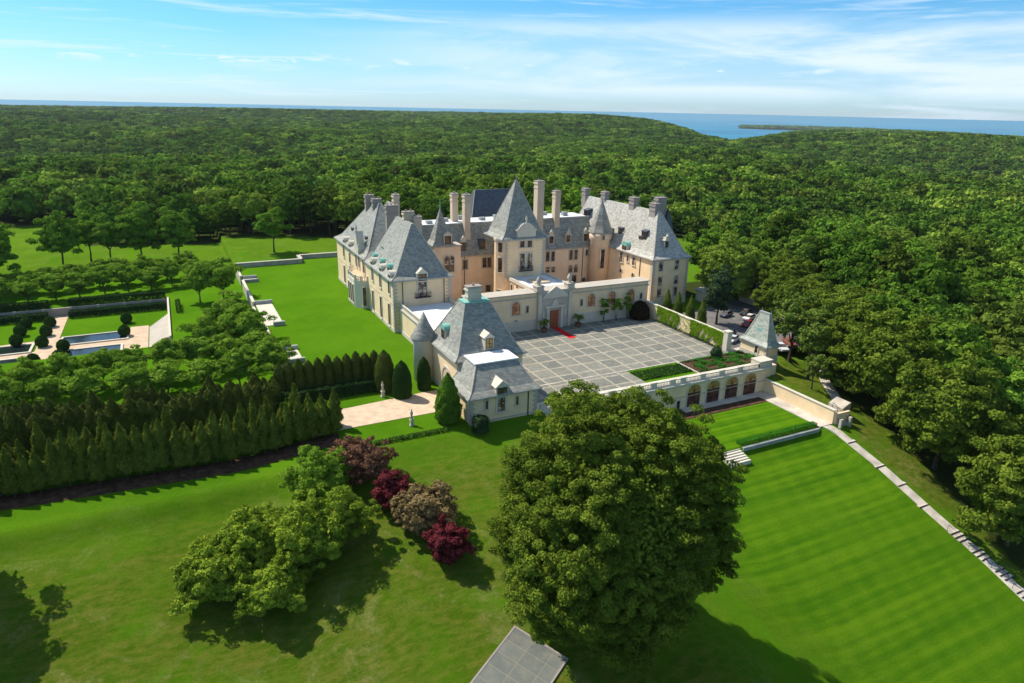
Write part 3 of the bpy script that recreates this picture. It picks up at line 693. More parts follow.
def downpipe(parent, face, plane, c, z0, z1):
    fr = frame(face, plane); u = uc(face, c); mb = MB(); lbox(mb, fr, u-.07, u+.07, .02, .16, z0, z1); return mb.build('downpipe', M['iron'], parent)
def bands(parent, face, plane, u0, u1, z, h=.22, m='stone'):
    fr = frame(face, plane); mb = MB(); lbox(mb, fr, u0, u1, 0.0, .07, z, z+h); return mb.build('string_course', M[m], parent)

# ---- the mansion
man = empty('mansion', (85, 170, 0), 0, 'vast cream chateau with steep grey slate roofs, tall chimneys and a pyramid roofed central tower', 'mansion')
man.location = (0, 0, 0)
# west wing
XW = 43.3
walls(man, XW, 57.4, 146.8, 169.6, -1, 12.4); w2 = walls(man, XW, 57.4, 169.8, 203.4, -1, 12.7)
hip(man, XW, 57.4, 146.8, 169.6, 12.4, (50.2, 50.9, 153.6, 165.6), 23.9, 'slate')
hip(man, XW, 57.4, 170.3, 203.4, 12.7, (50.7, 51.4, 182.6, 188.6), 25.0, 'slate')
for (px, a, b) in ((344, 245, 256.5), (350, 253, 262.5), (372.6, 267, 280), (380.5, 271.5, 287), (389.3, 280, 293.5)): winW(man, XW, px, a, b, 1.25, nx=2, nz=4, surround=.2)
for (px, a, b) in ((345, 266, 282.5), (351, 271, 288), (373.5, 291, 311), (381.5, 297, 317), (389.7, 304, 325)): winW(man, XW, px, a, b, 1.35, nx=2, nz=5, surround=.2)
winW(man, XW, 356.5, 255, 266, 1.2); winW(man, XW, 359.3, 256, 267.5, 1.2); winW(man, XW, 364, 257, 273, 2.0, nz=4, mat='curtain')
for px, a, zz in ((372.3, 262, 12.5), (381, 268, 12.5), (390, 275.5, 12.5), (344.6, 240, 12.8), (350.3, 246, 12.8), (357.5, 250, 12.8)):
    Yd = onX(px, a+6, XW)[1]; dormer(man, 'W', XW-.18, Yd, zz-1.2, 1.5, 2.1, 2.6, 'round', 'stone_light', 'stone_light')
for Yd in (162.3, 155.6, 149.6): dormer(man, 'W', 44.0, Yd+3.0, 13.2, 1.1, 1.2, 2.5, 'round', 'copper', 'copper')
for px, py, st in ((384, 251, 0), (393, 258, 0), (353, 231, 0), (358.5, 237, 0), (366.8, 240, 0)):
    p = onX(px, py, 46.4 if px > 370 else 46.0); dormer(man, 'W', p[0]-.3, p[1], p[2]-1.5, 1.5, 2.3, 2.6, 'shed', 'slate_dark', 'slate_dark')
# ornate stone gable over the bay
gb = MB(); fr = frame('W', XW-.5); u = -178.0
extr(gb, [(u-2.1, 12.2), (u+2.1, 12.2), (u+2.1, 14.2), (u+1.2, 15.2), (u+.9, 17.0), (u, 18.6), (u-.9, 17.0), (u-1.2, 15.2), (u-2.1, 14.2)], -2.0, 0.0, fr)
gbo = gb.build('gable', M['stone_light'], man)
f2 = MB()
for uu in (-2.1, 0, 2.1):
    p = fr(u+uu, -.3, 0); z_ = 18.6 if uu == 0 else 14.2; f2.lathe(p[0], p[1], [(.3, z_), (.18, z_+.5), (.34, z_+.9), (.05, z_+1.9)], 8)
f2.build('finial', M['stone_light'], gbo)
# polygonal bay with a roof terrace
bay = MB().prism([(XW+.1, 168.7), (XW+.1, 184.0), (41.4, 182.6), (40.3, 178.5), (40.3, 171.4), (41.6, 169.3)], -1, 7.3).build('bay', M['stone_light'], man)
bt = MB()
poly = [(XW, 169.0), (41.6, 169.6), (40.6, 171.6), (40.6, 178.4), (41.6, 182.3), (XW, 183.6)]
for (a, b) in zip(poly[:-1], poly[1:]):
    bt.tube((a[0], a[1], 8.35), (b[0], b[1], 8.35), .12, .12, 4); L = math.hypot(b[0]-a[0], b[1]-a[1]); n = max(2, int(L/.4))
    for k in range(n): q = k/n; bt.tube((a[0]+(b[0]-a[0])*q, a[1]+(b[1]-a[1])*q, 7.3), (a[0]+(b[0]-a[0])*q, a[1]+(b[1]-a[1])*q, 8.3), .09, .09, 5)
    bt.box(a[0]-.25, a[0]+.25, a[1]-.25, a[1]+.25, 7.3, 8.6)
bt.build('balustrade', M['stone_light'], bay)
MB().prism([(XW, 169.2), (XW, 183.4), (41.7, 182.0), (40.7, 178.2), (40.7, 171.7), (41.9, 169.9)], 7.3, 7.36).build('terrace_floor', M['terra'], bay)
for Yc in (172.9, 175.0, 177.1): window(bay, 'W', 40.3, Yc, .9, 5.8, 1.2, nz=5, surround=.2)
o_ = window(bay, 'S', 168.9, 42.1, .9, 5.8, .9, nz=5, surround=.1, off=.3)
# south face of the west wing
YS = 146.8
winS(man, YS, 422, 276.5, 297.5, 2.1, nx=2, nz=5, mat='curtain', surround=.35)
p = onY(422, 276, YS); dormer(man, 'S', YS-.35, p[0], 11.6, 2.0, 2.0, 2.2, 'pediment', 'stone_light', 'stone_light', 'glass')
balcony(man, 'S', YS, p[0], 8.05, 3.8)
quoin(man, XW, YS, 0, 11.9, 1, 1); quoin(man, 57.4, YS, 0, 11.9, -1, 1, 1.2)
downpipe(man, 'S', YS, 45.5, 0, 12); downpipe(man, 'S', YS, 55.6, 0, 12); bands(man, 'W', XW, -203.4, -184.2, 6.6, .18); bands(man, 'W', XW, -168.2, -146.8, 6.6, .18)
chim_px(man, 368.8, 194.5, 50.0, True, 16, 2.3, 1.2, m='chim_grey'); chim_px(man, 376.3, 198.5, 50.6, True, 16, 2.4, 1.2, m='chim_grey')
chim_px(man, 391.2, 204.8, 50.3, True, 15, 3.0, 1.3, m='chim_grey', pots=3); chim_px(man, 395.4, 194, 56.0, True, 14, 1.6, 1.8, m='brickch')
chim_px(man, 408, 211, 51.5, True, 19, 2.6, 1.3, m='brickch'); chim_px(man, 416.8, 216, 53.4, True, 16, 1.9, 1.6, m='brickch')
walls(man, 54.0, 60.5, 186, 200, 0, 13, base=False); hip(man, 54.0, 60.5, 186, 200, 13, (57.0, 57.5, 189.5, 196.5), 23.6, 'slate')
# central range with its mansard and flat white roof
YM = 170.0
walls(man, 57.5, 112.5, YM, 186, -.5, 11.7, 'stucco_bounce')
mr = MB().rings([(57.3, 112, YM-.5, 186.5, 11.6), (57.3, 112, YM-.5, 186.5, 11.75), (57.5, 112, YM+.5, 185.6, 13.0), (57.6, 112, YM+3.4, 182.6, 19.7)]).build('roof', M['slate'], man)
mr.data.materials.clear(); mr.data.materials.append(M['slate'])
MB().box(57.8, 111.9, YM+3.5, 182.5, 19.55, 19.8).build('flat_roof', M['membrane'], mr)
rp = MB().box(57.6, 112, YM+3.2, YM+3.5, 19.6, 20.05)
for k in range(9):
    xx = 62+k*5.4; rp.box(xx, xx+1.6, 176+(k*37 % 5), 177.4+(k*37 % 5), 19.8, 20.6+0.15*(k % 3))
rp.build('roof_plant', M['lead'], mr)
bw = walls(man, 80, 104.5, 189, 203, 0, 14, base=False); hip(man, 80, 104.5, 189, 203, 14, (84.6, 100.5, 195.8, 196.4), 26.0, 'slate_dark')
for px, a, b, w in ((465.1, 260, 269, 1.3), (484.3, 257.5, 267.5, 1.2), (489.3, 257.3, 267.3, 1.2), (465, 286.5, 296, 1.1), (488, 285, 293.5, 1.4), (478, 286, 293, .8)): winS(man, YM, px, a, b, w, ms='stone' if px < 480 else 'stone_light')
winS(man, YM, 500.8, 281, 292.7, 2.0, mat='glass', mf='door', nz=4, name='door', sill=False)
for px, a, b, w in ((547.7, 251.5, 261.3, 1.15), (553.0, 251.3, 261, 1.15), (571, 250, 259.7, 1.15), (576, 249.8, 259.3, 1.15), (586.7, 249.6, 255.3, .7), (547.7, 267, 272.5, 1.15), (553, 266.8, 272.2, 1.15),
        (570.3, 265, 272.5, 1.3), (575.8, 264.7, 272.2, 1.3), (574, 275, 282, 1.6), (583.5, 277.7, 283.2, 1.2)): winS(man, YM, px, a, b, w, arch=(px in (570.3, 575.8) and a < 266))
for px, top, c in ((463, 233, 'slate_dark'), (482, 241, 'slate_dark'), (551, 229, 'lead'), (568, 232.5, 'lead'), (585, 230, 'lead')):
    p = onY(px, 240, YM+.6); dormer(man, 'S', YM+.4, p[0], 12.9, 1.3, 2.4, 2.8, 'finial' if px != 482 else 'shed', 'stone_light' if px > 500 else 'slate_dark', 'stone_light' if px != 482 else 'slate_dark')
downpipe(man, 'S', YM, 70.4, 0, 11.5); downpipe(man, 'S', YM, 108.4, 0, 11.5); bands(man, 'S', YM, 68, 110, 5.6, .18, 'stucco')
chim_px(man, 454, 193, 178, False, 18.5, 1.7, 1.7, m='brickch'); chim_px(man, 466.3, 194, 172.6, False, 15, 1.7, 1.9, m='brickch')
chim_px(man, 539.5, 180.5, 172.0, False, 13, 2.1, 2.3, m='brickch', pots=2); chim_px(man, 556.8, 190.5, 173.3, False, 15, 1.7, 1.9, m='brickch')
# stair tower in the west corner, spire at its outer corner
walls(man, 60.3, 67.8, 166.2, 170.4, -.5, 15.6, 'stucco_bounce')
winS(man, 166.2, 446.5, 256, 264, 1.3, mat='curtain', arch=True); winS(man, 166.2, 451.7, 255.5, 263.5, 1.3, mat='curtain', arch=True)
winS(man, 166.2, 446.5, 264.8, 272, 1.3); winS(man, 166.2, 451.7, 264.3, 271.5, 1.3)
dormer(man, 'S', 166.1, 64.2, 15.0, 1.8, 3.2, 3.2, 'pediment', 'stucco_bounce', 'stone_light')
sp_ = MB().rings([(59.8, 66.0, 165.9, 171.2, 15.5), (59.8, 66.0, 165.9, 171.2, 15.7), (60.7, 65.3, 166.6, 170.6, 16.8), (62.8, 62.9, 168.0, 168.1, 25.2)]).build('spire', M['slate'], man)
MB().tube((62.85, 168.05, 25.1), (62.85, 168.05, 27.6), .12, .03, 6).build('finial', M['copper'], sp_)
# round stair turret in the east corner
tr = MB().lathe(113.0, 168.2, [(3.05, -.5), (3.05, 13.6), (3.4, 14.2), (3.4, 16.0)], 22).build('turret', M['stucco_bounce'], man, True)
MB().lathe(113.0, 168.2, [(3.75, 15.9), (3.75, 16.1), (3.1, 17.4), (.06, 25.4)], 8, PI/8).build('roof', M['slate'], tr)
MB().tube((113, 168.2, 25.3), (113, 168.2, 27.2), .1, .03, 6).build('finial', M['lead'], tr)
window(tr, 'S', 165.2, 112.2, 5.8, 11.4, 1.3, nx=2, nz=5, mf='maroon', surround=.2); window(tr, 'S', 164.95, 112.0, 14.3, 15.6, .8, nx=1, nz=2, surround=.12)
MB().box(110.5, 118, 167.5, 175, 11.7, 17.0).build('roof_block', M['slate'], man)
# central tower
TX0, TX1, TY0, TY1 = 76.3, 86.9, 155.9, 166.8
MB().prism([(75.9, TY0), (87.5, TY0), (88.3, TY0+1.2), (88.3, 171), (79.8, 171), (79.2, 165), (74.5, 159.6), (74.5, 158.5)], -.5, 18.2).build('tower', M['stucco'], man)
MB().prism([(75.8, TY0-.2), (87.6, TY0-.2), (88.5, TY0+1.2), (88.5, TY1), (79.3, TY1), (74.3, 159.7), (74.3, 158.4)], 17.5, 18.05).build('cornice', M['stone_light'], man)
hip(man, 75.2, 87.7, TY0-.1, TY1+.3, 18.2, (81.2, 81.5, 161.3, 161.6), 32.4, 'slate', fz=1.8)
MB().tube((81.4, 161.4, 32.3), (81.4, 161.4, 34.2), .12, .03, 6).build('finial', M['lead'], man)
for px, a, b, w in ((522.3, 253.5, 269.5, 1.35), (529.7, 253, 269, 1.35), (522.3, 239.5, 247.3, 1.3), (529.7, 239.2, 247, 1.3)): winS(man, TY0, px, a, b, w, nz=4, mat='curtain' if a > 250 else 'glass', surround=.3)
p = onY(526, 240, TY0)
gb = MB(); fr = frame('S', TY0-.3); u = p[0]
extr(gb, [(u-2.7, 17.9), (u+2.7, 17.9), (u+2.7, 19.9), (u+3.1, 20.3), (u+2.4, 20.7), (u+1.6, 21.6), (u+.8, 22.1), (u-.8, 22.1), (u-1.6, 21.6), (u-2.4, 20.7), (u-3.1, 20.3), (u-2.7, 19.9)], -3.2, 0.0, fr)
g2 = gb.build('gable', M['stone_light'], man); MB().lathe(u, TY0, [(.3, 22.1), (.16, 22.6), (.36, 23.0), (.05, 24.0)], 8).build('finial', M['stone_light'], g2)
balcony(man, 'S', TY0, p[0], onY(526, 270, TY0)[2], 3.9)
quoin(man, 75.9, TY0, 8, 17.4, 1, 1, .9); quoin(man, 87.5, TY0, 8, 17.4, -1, 1, .9)
dl = math.hypot(1.4, 2.6); fc = (74.5, 158.5, 1.4/dl, -2.6/dl)
for za, zb in ((14.6, 17.2), (9.4, 13.2)): window(man, fc, 0, dl*.5, za, zb, 1.35, nz=4, surround=.18)
window(man, fc, 0, dl*.5, 1.0, 4.6, 1.6, nz=3, surround=.15, mf='door')
# entrance hall running from the gate to the tower
walls(man, 76.8, 88.0, 140.2, 155.9, -.5, 7.9, 'stucco'); MB().box(77.1, 87.7, 140.4, 155.8, 7.93, 8.05).build('flat_roof', M['membrane'], man)
MB().box(76.6, 77.1, 140.2, 155.9, 7.9, 8.5).box(87.7, 88.2, 140.2, 155.9, 7.9, 8.5).build('parapet', M['stone_light'], man)
MB().box(80.2, 84.5, 147.0, 151.5, 8.05, 8.5).build('skylight', M['brickch'], man)
for px, py in ((512, 289), (517.5, 286)): winW(man, 76.8, px, py-4.5, py+2.5, .9, nz=2)
# east wing and its corner pavilion
XE, YP = 115.0, 145.0
walls(man, XE, 127.2, YP, 190.5, -1.5, 12.1); walls(man, 110.2, XE, 171, 186, -.5, 12.1, 'stucco_bounce')
hip(man, XE, 127.2, YP, 190.5, 12.1, (120.4, 121.2, 151.6, 187.0), 23.9, 'slate_mottled')
for px, a, b, w in ((621.6, 249.5, 262, 1.5), (628, 255.5, 261.5, .9), (634, 257.5, 265.3, 1.3)): winW(man, XE, px, a, b, w, mat='curtain' if w > 1 else 'glass')
for px, py in ((621, 270.3), (633, 275)): q = onX(px, py, XE); window(man, 'W', XE, q[1], q[2]-.55, q[2]+.55, 1.1, arch=True, nx=1, nz=1, sill=False)
for px, a, b, w in ((661, 261.5, 271, 1.3), (677, 260, 269.3, 1.3), (660, 277, 285.3, 1.3), (676, 275.8, 283.6, 1.3), (659, 288.8, 297.3, 1.3), (675, 287, 295.6, 1.3)): winS(man, YP, px, a, b, w, mat='curtain', surround=.25)
quoin(man, XE, YP, 0, 11.6, 1, 1); quoin(man, 127.2, YP, -1, 11.6, -1, 1); bands(man, 'S', YP, 115, 127.2, 1.3, .25)
downpipe(man, 'W', XE, 150.6, 1, 11.9)
p = onY(666.5, 243, YP+1.6); dormer(man, 'S', p[1]-.2, p[0], p[2]-1.4, .9, 2.0, 2.4, 'finial', 'lead', 'stone_light')
for px, py in ((620.5, 231), (641.2, 240), (644.2, 234.5), (586, 213)):
    q = onX(px, py, 117.2); dormer(man, 'W', q[0]-.2, q[1], q[2]-1.3, 1.5, 2.2, 2.4, 'shed', 'slate_dark', 'slate_dark')
q = onX(625.5, 246, 115.2); dormer(man, 'W', 114.8, q[1], 11.6, 2.0, 2.0, 2.6, 'round', 'stone_light', 'copper')
chim_px(man, 586, 188, 120.8, True, 20, 1.6, 2.2); chim_px(man, 605.3, 191.5, 120.8, True, 20, 1.6, 2.2); chim_px(man, 634.3, 197, 120.8, True, 20, 1.8, 2.4)
chim_px(man, 655, 203, 120.4, True, 17, 1.5, 2.6); chim_px(man, 660.8, 197, 123.4, True, 15, 2.9, 1.8, pots=3)
MB().rings([(122.2, 128.6, 150.2, 156.6, 11.9), (122.2, 128.6, 150.2, 156.6, 12.1), (123.1, 127.7, 151.1, 155.7, 13.4), (125.3, 125.4, 153.4, 153.5, 24.6)]).build('spire', M['slate_dark'], man)
walls(man, 127.2, 131.6, 152, 168, -1, 9.0); MB().box(127.2, 132.0, 151.6, 168.4, 9.0, 9.25).build('flat_roof', M['membrane'], man)

# ---- courtyard screen wall with the carved portal
YG = 136.5
gw = empty('gate_wall', (0, 0, 0), 0, 'long cream screen wall with arched openings and a carved stone portal closing the court', 'wall')
HG = 8.9
MB().box(57.6, 75.0, YG, YG+3.6, -.3, HG).build('wall', M['stucco'], gw); MB().box(84.2, 107.3, YG, YG+3.6, -.3, HG).build('wall', M['stucco'], gw)
for a, b in ((57.4, 74.8), (84.4, 107.5)):
    pass
for a, b in ((57.4, 74.8), (84.4, 107.5)):
    MB().box(a, b, YG-.25, YG+3.85, HG-1.0, HG-.75).box(a, b, YG-.4, YG+4.0, HG, HG+.3).build('cornice', M['stone'], gw)
    MB().box(a, b, YG-.12, YG-.0, -.1, 2.6).build('plinth', M['plinth'], gw)
MB().box(75.0, 84.2, YG-.5, YG+3.6, -.3, HG+.5).build('portal', M['stone'], gw)
pt = MB(); fr = frame('S', YG-.5); u = 79.6
extr(pt, [(u-3.6, HG-1.3), (u+3.6, HG-1.3), (u+3.2, HG-.6), (u, HG+1.5), (u-3.2, HG-.6)], 0, .45, fr)
for s in (-1, 1):
    lbox(pt, fr, u+s*1.9-.35, u+s*1.9+.35, 0, .5, 0, 5.2); lbox(pt, fr, u+s*4.1-.4, u+s*4.1+.4, 0, .35, 0, HG-.2)
    lbox(pt, fr, u+s*3.0-.3, u+s*3.0+.3, 0, .12, 2.8, 4.3)
lbox(pt, fr, u-2.7, u+2.7, 0, .6, 5.2, 5.7)
extr(pt, [(u-.9, 5.7), (u+.9, 5.7), (u+.7, 6.6), (u, 7.3), (u-.7, 6.6)], 0, .4, fr)
pt.build('carved_surround', M['stone_light'], gw)
dd = MB(); lbox(dd, fr, u-1.15, u+1.15, .02, .1, 0, 4.4); dd = dd.build('door', M['door'], gw)
d2 = MB()
for s in (-1, 1):
    for k in range(4): lbox(d2, fr, u+s*.58-.42, u+s*.58+.42, .1, .15, .2+k*1.05, 1.0+k*1.05)
d2.build('door_panel', M['door'], dd)
for s in (-1, 1):
    xx = u+s*4.2; o = MB().box(xx-.9, xx+.9, YG-.9, YG+1.2, HG+.5, HG+1.6).box(xx-1.05, xx+1.05, YG-1.05, YG+1.35, HG+1.6, HG+1.85)
    o.lathe(xx, YG+.15, [(.55, HG+1.85), (.35, HG+2.3), (.62, HG+2.9), (.5, HG+3.3), (.1, HG+4.0)], 10); o.build('urn', M['stone'], gw)
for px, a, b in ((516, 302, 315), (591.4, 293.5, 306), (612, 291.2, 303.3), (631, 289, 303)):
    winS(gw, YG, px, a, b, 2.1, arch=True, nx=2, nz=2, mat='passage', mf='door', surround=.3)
for px, a, b in ((527.3, 306, 312.5), (581.5, 299.3, 305.5), (641, 293, 299), (630.4, 307, 313.5), (591, 312, 318), (516, 320.5, 326)): winS(gw, YG, px, a, b, .65, nx=1, nz=2, surround=.14)

# ---- gatehouse, the round tower beside it and the low link
gh = empty('gatehouse', (0, 0, 0), 0, 'cream gatehouse with two steep blue grey slate roofs, arched passage and round corner tower', 'gatehouse')
walls(gh, 41.4, 54.2, 103.4, 118.0, -1, 8.2); walls(gh, 40.2, 52.6, 94.6, 103.4, -2.5, 4.9, base=False)
hip(gh, 41.4, 54.2, 103.4, 118.0, 8.2, (45.4, 50.2, 109.4, 112.2), 16.6, 'slate', crest='copper')
hip(gh, 40.2, 52.6, 94.6, 103.0, 4.9, (42.9, 50.6, 98.6, 102.6), 9.0, 'slate')
MB().box(42.6, 50.9, 98.4, 103.35, 9.0, 9.2).build('flat_roof', M['membrane'], gh)
chimney(gh, 47.5, 110.6, 2.6, 1.5, 13, 19.5, 'stone_light', 1)
winS(gh, 94.6, 501.3, 391, 410.8, 1.35, nx=2, nz=4, mat='curtain', mf='maroon', surround=.35)  # curtain tint here stands in for the golden lit interior behind
q = onY(501.3, 391, 94.6); dormer(gh, 'S', 94.2, q[0], 4.3, 1.8, 1.9, 3.2, 'pediment', 'stone_light', 'stone_light')
for px, a, b in ((486.5, 400.5, 409), (517, 396, 404.5)): winS(gh, 94.6, px, a, b, .5, nx=1, nz=2, surround=.16)
bands(gh, 'S', 94.6, 40.2, 52.6, .2, .3); downpipe(gh, 'S', 94.6, 50.9, -1, 4.6); quoin(gh, 52.6, 94.6, -1, 4.4, -1, 1, .8); quoin(gh, 40.2, 94.6, -1.5, 4.4, 1, 1, .8)
q = onY(488.3, 350, 104.4); dormer(gh, 'S', 104.0, q[0], 9.3, 1.3, 2.2, 2.6, 'pediment', 'stone_light', 'stone_light', 'amber')
dormer(gh, 'W', 42.2, 112.2, 9.4, 1.5, 2.0, 2.6, 'round', 'stone_light', 'copper'); dormer(gh, 'E', 53.2, 110.0, 9.2, 1.3, 1.6, 2.6, 'round', 'stone_light', 'copper')
dormer(gh, 'W', 44.0, 108.6, 12.0, .8, .9, 1.6, 'round', 'copper', 'copper', 'glass')
# gate arches, west and east
for face, X in (('W', 41.4), ('E', 54.2)):
    fr = frame(face, X); u = uc(face, 108.4); mb = MB(); o_, i_ = arch_pts(u, 4.6, -1, 5.6, 14), arch_pts(u, 3.8, -1, 5.2, 14)
    for k in range(1, len(o_)-1): extr(mb, [o_[k], o_[k+1], i_[k+1], i_[k]], 0, .18, fr)
    lbox(mb, fr, u-2.3, u-1.9, 0, .18, -.5, 3.3); a = mb.build('gate_arch', M['stone_light'], gh)
    g = MB(); extr(g, i_, 0, .05, fr); g.build('gate_leaf', M['maroon'] if face == 'E' else M['brickch'], a)
# round tower
rt = MB().lathe(40.2, 117.2, [(2.05, -1.5), (2.05, 7.6), (2.3, 8.1), (2.3, 8.6)], 24).build('round_tower', M['plinth'], gh, True)
MB().lathe(40.2, 117.2, [(2.55, 8.5), (2.55, 8.65), (1.95, 9.6), (1.0, 11.4), (.05, 13.6)], 24).build('roof', M['slate'], rt, True)
window(rt, 'S', 115.1, 40.0, 2.2, 4.2, .5, nx=1, nz=2, surround=.12)
# link with the white flat roof
walls(gh, 44.6, 57.2, 118.2, 146.6, -1, 6.0); MB().box(45.2, 56.6, 118.4, 146.4, 6.04, 6.12).build('flat_roof', M['membrane'], gh)
bl = MB()
for (x0, y0, x1, y1) in ((44.8, 118.4, 44.8, 146.2), (57.0, 118.4, 57.0, 146.2)):
    bl.box(x0-.2, x0+.2, y0, y1, 6.95, 7.15).box(x0-.22, x0+.22, y0, y1, 6.02, 6.2); n = 46
    for k in range(n): yy = y0+(y1-y0)*(k+.5)/n; bl.box(x0-.1, x0+.1, yy-.12, yy+.12, 6.2, 6.95)
    for yy in (y0, (y0+y1)/2, y1): bl.box(x0-.3, x0+.3, yy-.3, yy+.3, 6.0, 7.35)
bl.build('balustrade', M['stone_light'], gh)

# ---- arcade below the court
ar = empty('arcade_building', (0, 0, 0), 0, 'cream arcade with arched dark red glazed doors under a stone balustrade below the court', 'arcade')
YA = 94.5
MB().box(53.4, 108.2, YA, 97.6, -6, .0).build('wall', M['stucco'], ar)
MB().box(53.2, 108.4, YA-.35, 97.8, 0, .22).box(53.3, 108.3, YA-.2, YA, -.35, 0).build('cornice', M['stone_light'], ar)
bands(ar, 'S', YA, 79, 108.2, -2.7, .2)
AX = [87.7, 92.6, 97.45, 102.4]; AX = AX+[56.5, 61.3, 66.1, 70.9, 75.7]
for X in AX:
    w = 3.2; fr = frame('S', YA); mb = MB(); o_, i_ = arch_pts(X, w+.5, -5, .0, 14), arch_pts(X, w, -5, -.25, 14)
    for k in range(1, len(o_)-1): extr(mb, [o_[k], o_[k+1], i_[k+1], i_[k]], 0, .14, fr)
    lbox(mb, fr, X-w/2-.25, X-w/2, 0, .14, -5, -1.8)
    extr(mb, [(X-.22, -.3), (X+.22, -.3), (X+.3, .0), (X-.3, .0)], .14, .3, fr)
    a = mb.build('arch', M['stone_light'], ar)
    g = MB(); lbox(g, fr, X-w/2, X+w/2, .0, .04, -5, -2.0); g.build('glazed_door', M['glass'], a)
    g = MB(); extr(g, [(X+w/2*math.cos(PI*k/14), -1.9+w/2*math.sin(PI*k/14)) for k in range(15)], 0, .04, fr); g.build('fanlight', M['amber'], a)
    b = MB(); n = 6
    for k in range(n+1): uu = X-w/2+w*k/n; lbox(b, fr, max(uu-.07, X-w/2), min(uu+.07, X+w/2), .04, .1, -5, -2.0)
    for zz in (-5, -4.3, -3.5, -2.8, -2.12): lbox(b, fr, X-w/2, X+w/2, .1, .13, zz, zz+.12)
    for k in range(1, 6):
        aa = PI*k/6; b.tube(fr(X, .08, -1.95), fr(X+w/2*.97*math.cos(aa), .08, -1.95+w/2*.97*math.sin(aa)), .04, .04, 4)
    b.build('glazing_bars', M['maroon'], a)
g = window(ar, 'S', YA, 84.0, -5.0, -3.2, .8, nx=1, nz=2, mf='maroon', sill=False, name='side_door')
YB = 95.1
pier = MB(); piers = [54.2, 58.9, 63.7, 68.5, 73.3, 78.1, 82.6, 85.2, 90.15, 95.0, 99.9, 105.6]
for k, (a, b) in enumerate(zip(piers[:-1], piers[1:])):
    mb = MB().box(a+.6, b-.6, YB-.16, YB+.16, 1.0, 1.18).box(a+.6, b-.6, YB-.18, YB+.18, .22, .38); n = int((b-a-1.2)/.33)
    for q in range(n):
        xx = a+.6+(b-a-1.2)*(q+.5)/n; mb.lathe(xx, YB, [(.07, .38), (.13, .55), (.06, .8), (.1, 1.0)], 6)
    mb.build('balustrade_panel', M['stone_light'], ar)
for a in piers: MB().box(a-.6, a+.6, YB-.24, YB+.24, .22, 1.22).box(a-.68, a+.68, YB-.3, YB+.3, 1.22, 1.36).build('balustrade_pier', M['stone_light'], ar)
MB().box(105.0, 108.4, YB-.35, YB+2.2, .22, 1.5).box(104.9, 108.5, YB-.45, YB+2.3, 1.5, 1.66).build('balustrade_pier', M['stone_light'], ar)

# ---- little pavilion at the end of the arcade
cp = empty('corner_pavilion', (0, 0, 0), 0, 'small square cream pavilion with a steep pale green slate roof at the arcade end', 'pavilion')
walls(cp, 110.0, 113.4, 98.2, 105.6, -5, 3.0)
M['slate_pale'] = slate('pale_green_slate', (0.36, 0.39, 0.335), (0.43, 0.45, 0.38), 0.4, 0.5)
hip(cp, 110.0, 113.4, 98.2, 105.6, 3.0, (111.6, 111.9, 100.2, 102.8), 9.6, 'slate_pale', crest='lead', flare=.5, fz=.8, over=.35)
dormer(cp, 'W', 110.9, 101.6, 4.6, .8, 1.0, 1.6, 'round', 'copper', 'copper')
f_ = MB()
for yy in (99.9, 102.5): f_.tube((111.75, yy, 9.5), (111.75, yy, 10.6), .1, .03, 6)
f_.build('finial', M['copper'], cp)
q = onX(756.5, 352, 110.0); window(cp, 'W', 110, 100.9, .0, 2.5, .8, nx=1, nz=3, mf='door', name='door', sill=False)
quoin(cp, 110.0, 98.2, -3, 2.8, 1, 1, .7)
MB().box(107.0, 110.0, 95.0, 99.0, -5, .2).build('wall', M['stucco'], cp)

# ------------------------------------------------------------------ court and paved ground
def paving():
    t = NT('court_paving'); p = t.pos(); v = t.n('ShaderNodeMapping', {0: p, 1: (-1.85, -1.3, 0)}).outputs[0]
    br = t.n('ShaderNodeTexBrick', {'Vector': v, 'Color1': (0.165, 0.168, 0.145, 1), 'Color2': (0.235, 0.23, 0.195, 1), 'Mortar': (0.39, 0.35, 0.275, 1), 'Scale': 1.0,
        'Mortar Size': 0.26, 'Mortar Smooth': 0.3, 'Brick Width': 3.93, 'Row Height': 4.1}, offset=0.0)
    sm = t.n('ShaderNodeTexBrick', {'Vector': p, 'Color1': (0.85, 0.85, 0.85, 1), 'Color2': (1.15, 1.15, 1.15, 1), 'Mortar': (0.8, 0.8, 0.8, 1), 'Scale': 1.0, 'Mortar Size': 0.03, 'Brick Width': .8, 'Row Height': .5})
    col = t.mix(1.0, br.outputs[0], sm.outputs[0], 'MULTIPLY')
    st = t.noise(p, 0.22, 7, 0.7); col = t.mix(t.rng(st, 0.46, 0.70, 0.0, 0.5), col, (0.25, 0.23, 0.19, 1))
    col = t.mix(t.rng(t.noise(p, 0.9, 6, 0.7), 0.55, 0.75, 0.0, 0.4), col, (0.24, 0.23, 0.205, 1)); t.col(col); t.set(0.9, 0.2); return t.m
M['court'] = paving()
sheet('courtyard', [(54.2, 105.2), (106.3, 105.2), (106.3, 136.2), (54.2, 136.2)], .06, M['court'], .3)
sheet('court_apron', [(54.2, 97.9), (78.8, 97.9), (78.8, 104.9), (54.2, 104.9)], .055, M['court'], .3)
sheet('court_kerb', [(54.2, 104.9), (91.6, 104.9), (91.6, 97.9), (92.0, 97.9), (92.0, 105.2), (54.2, 105.2)], .10, M['concrete'], .3)
sheet('court_entrance', [(92.0, 105.2), (115, 107.4), (115, 105.9), (92.0, 104.9)], .05, M['concrete'], .3)
sheet('inner_court', [(57.4, 140.2), (115, 140.2), (115, 170), (57.4, 170)], .05, M['terra'], .3)
sheet('red_carpet', [(78.9, 127.2), (80.6, 127.2), (80.6, 136.0), (78.9, 136.0)], .09, M['carpet'], .02, None)
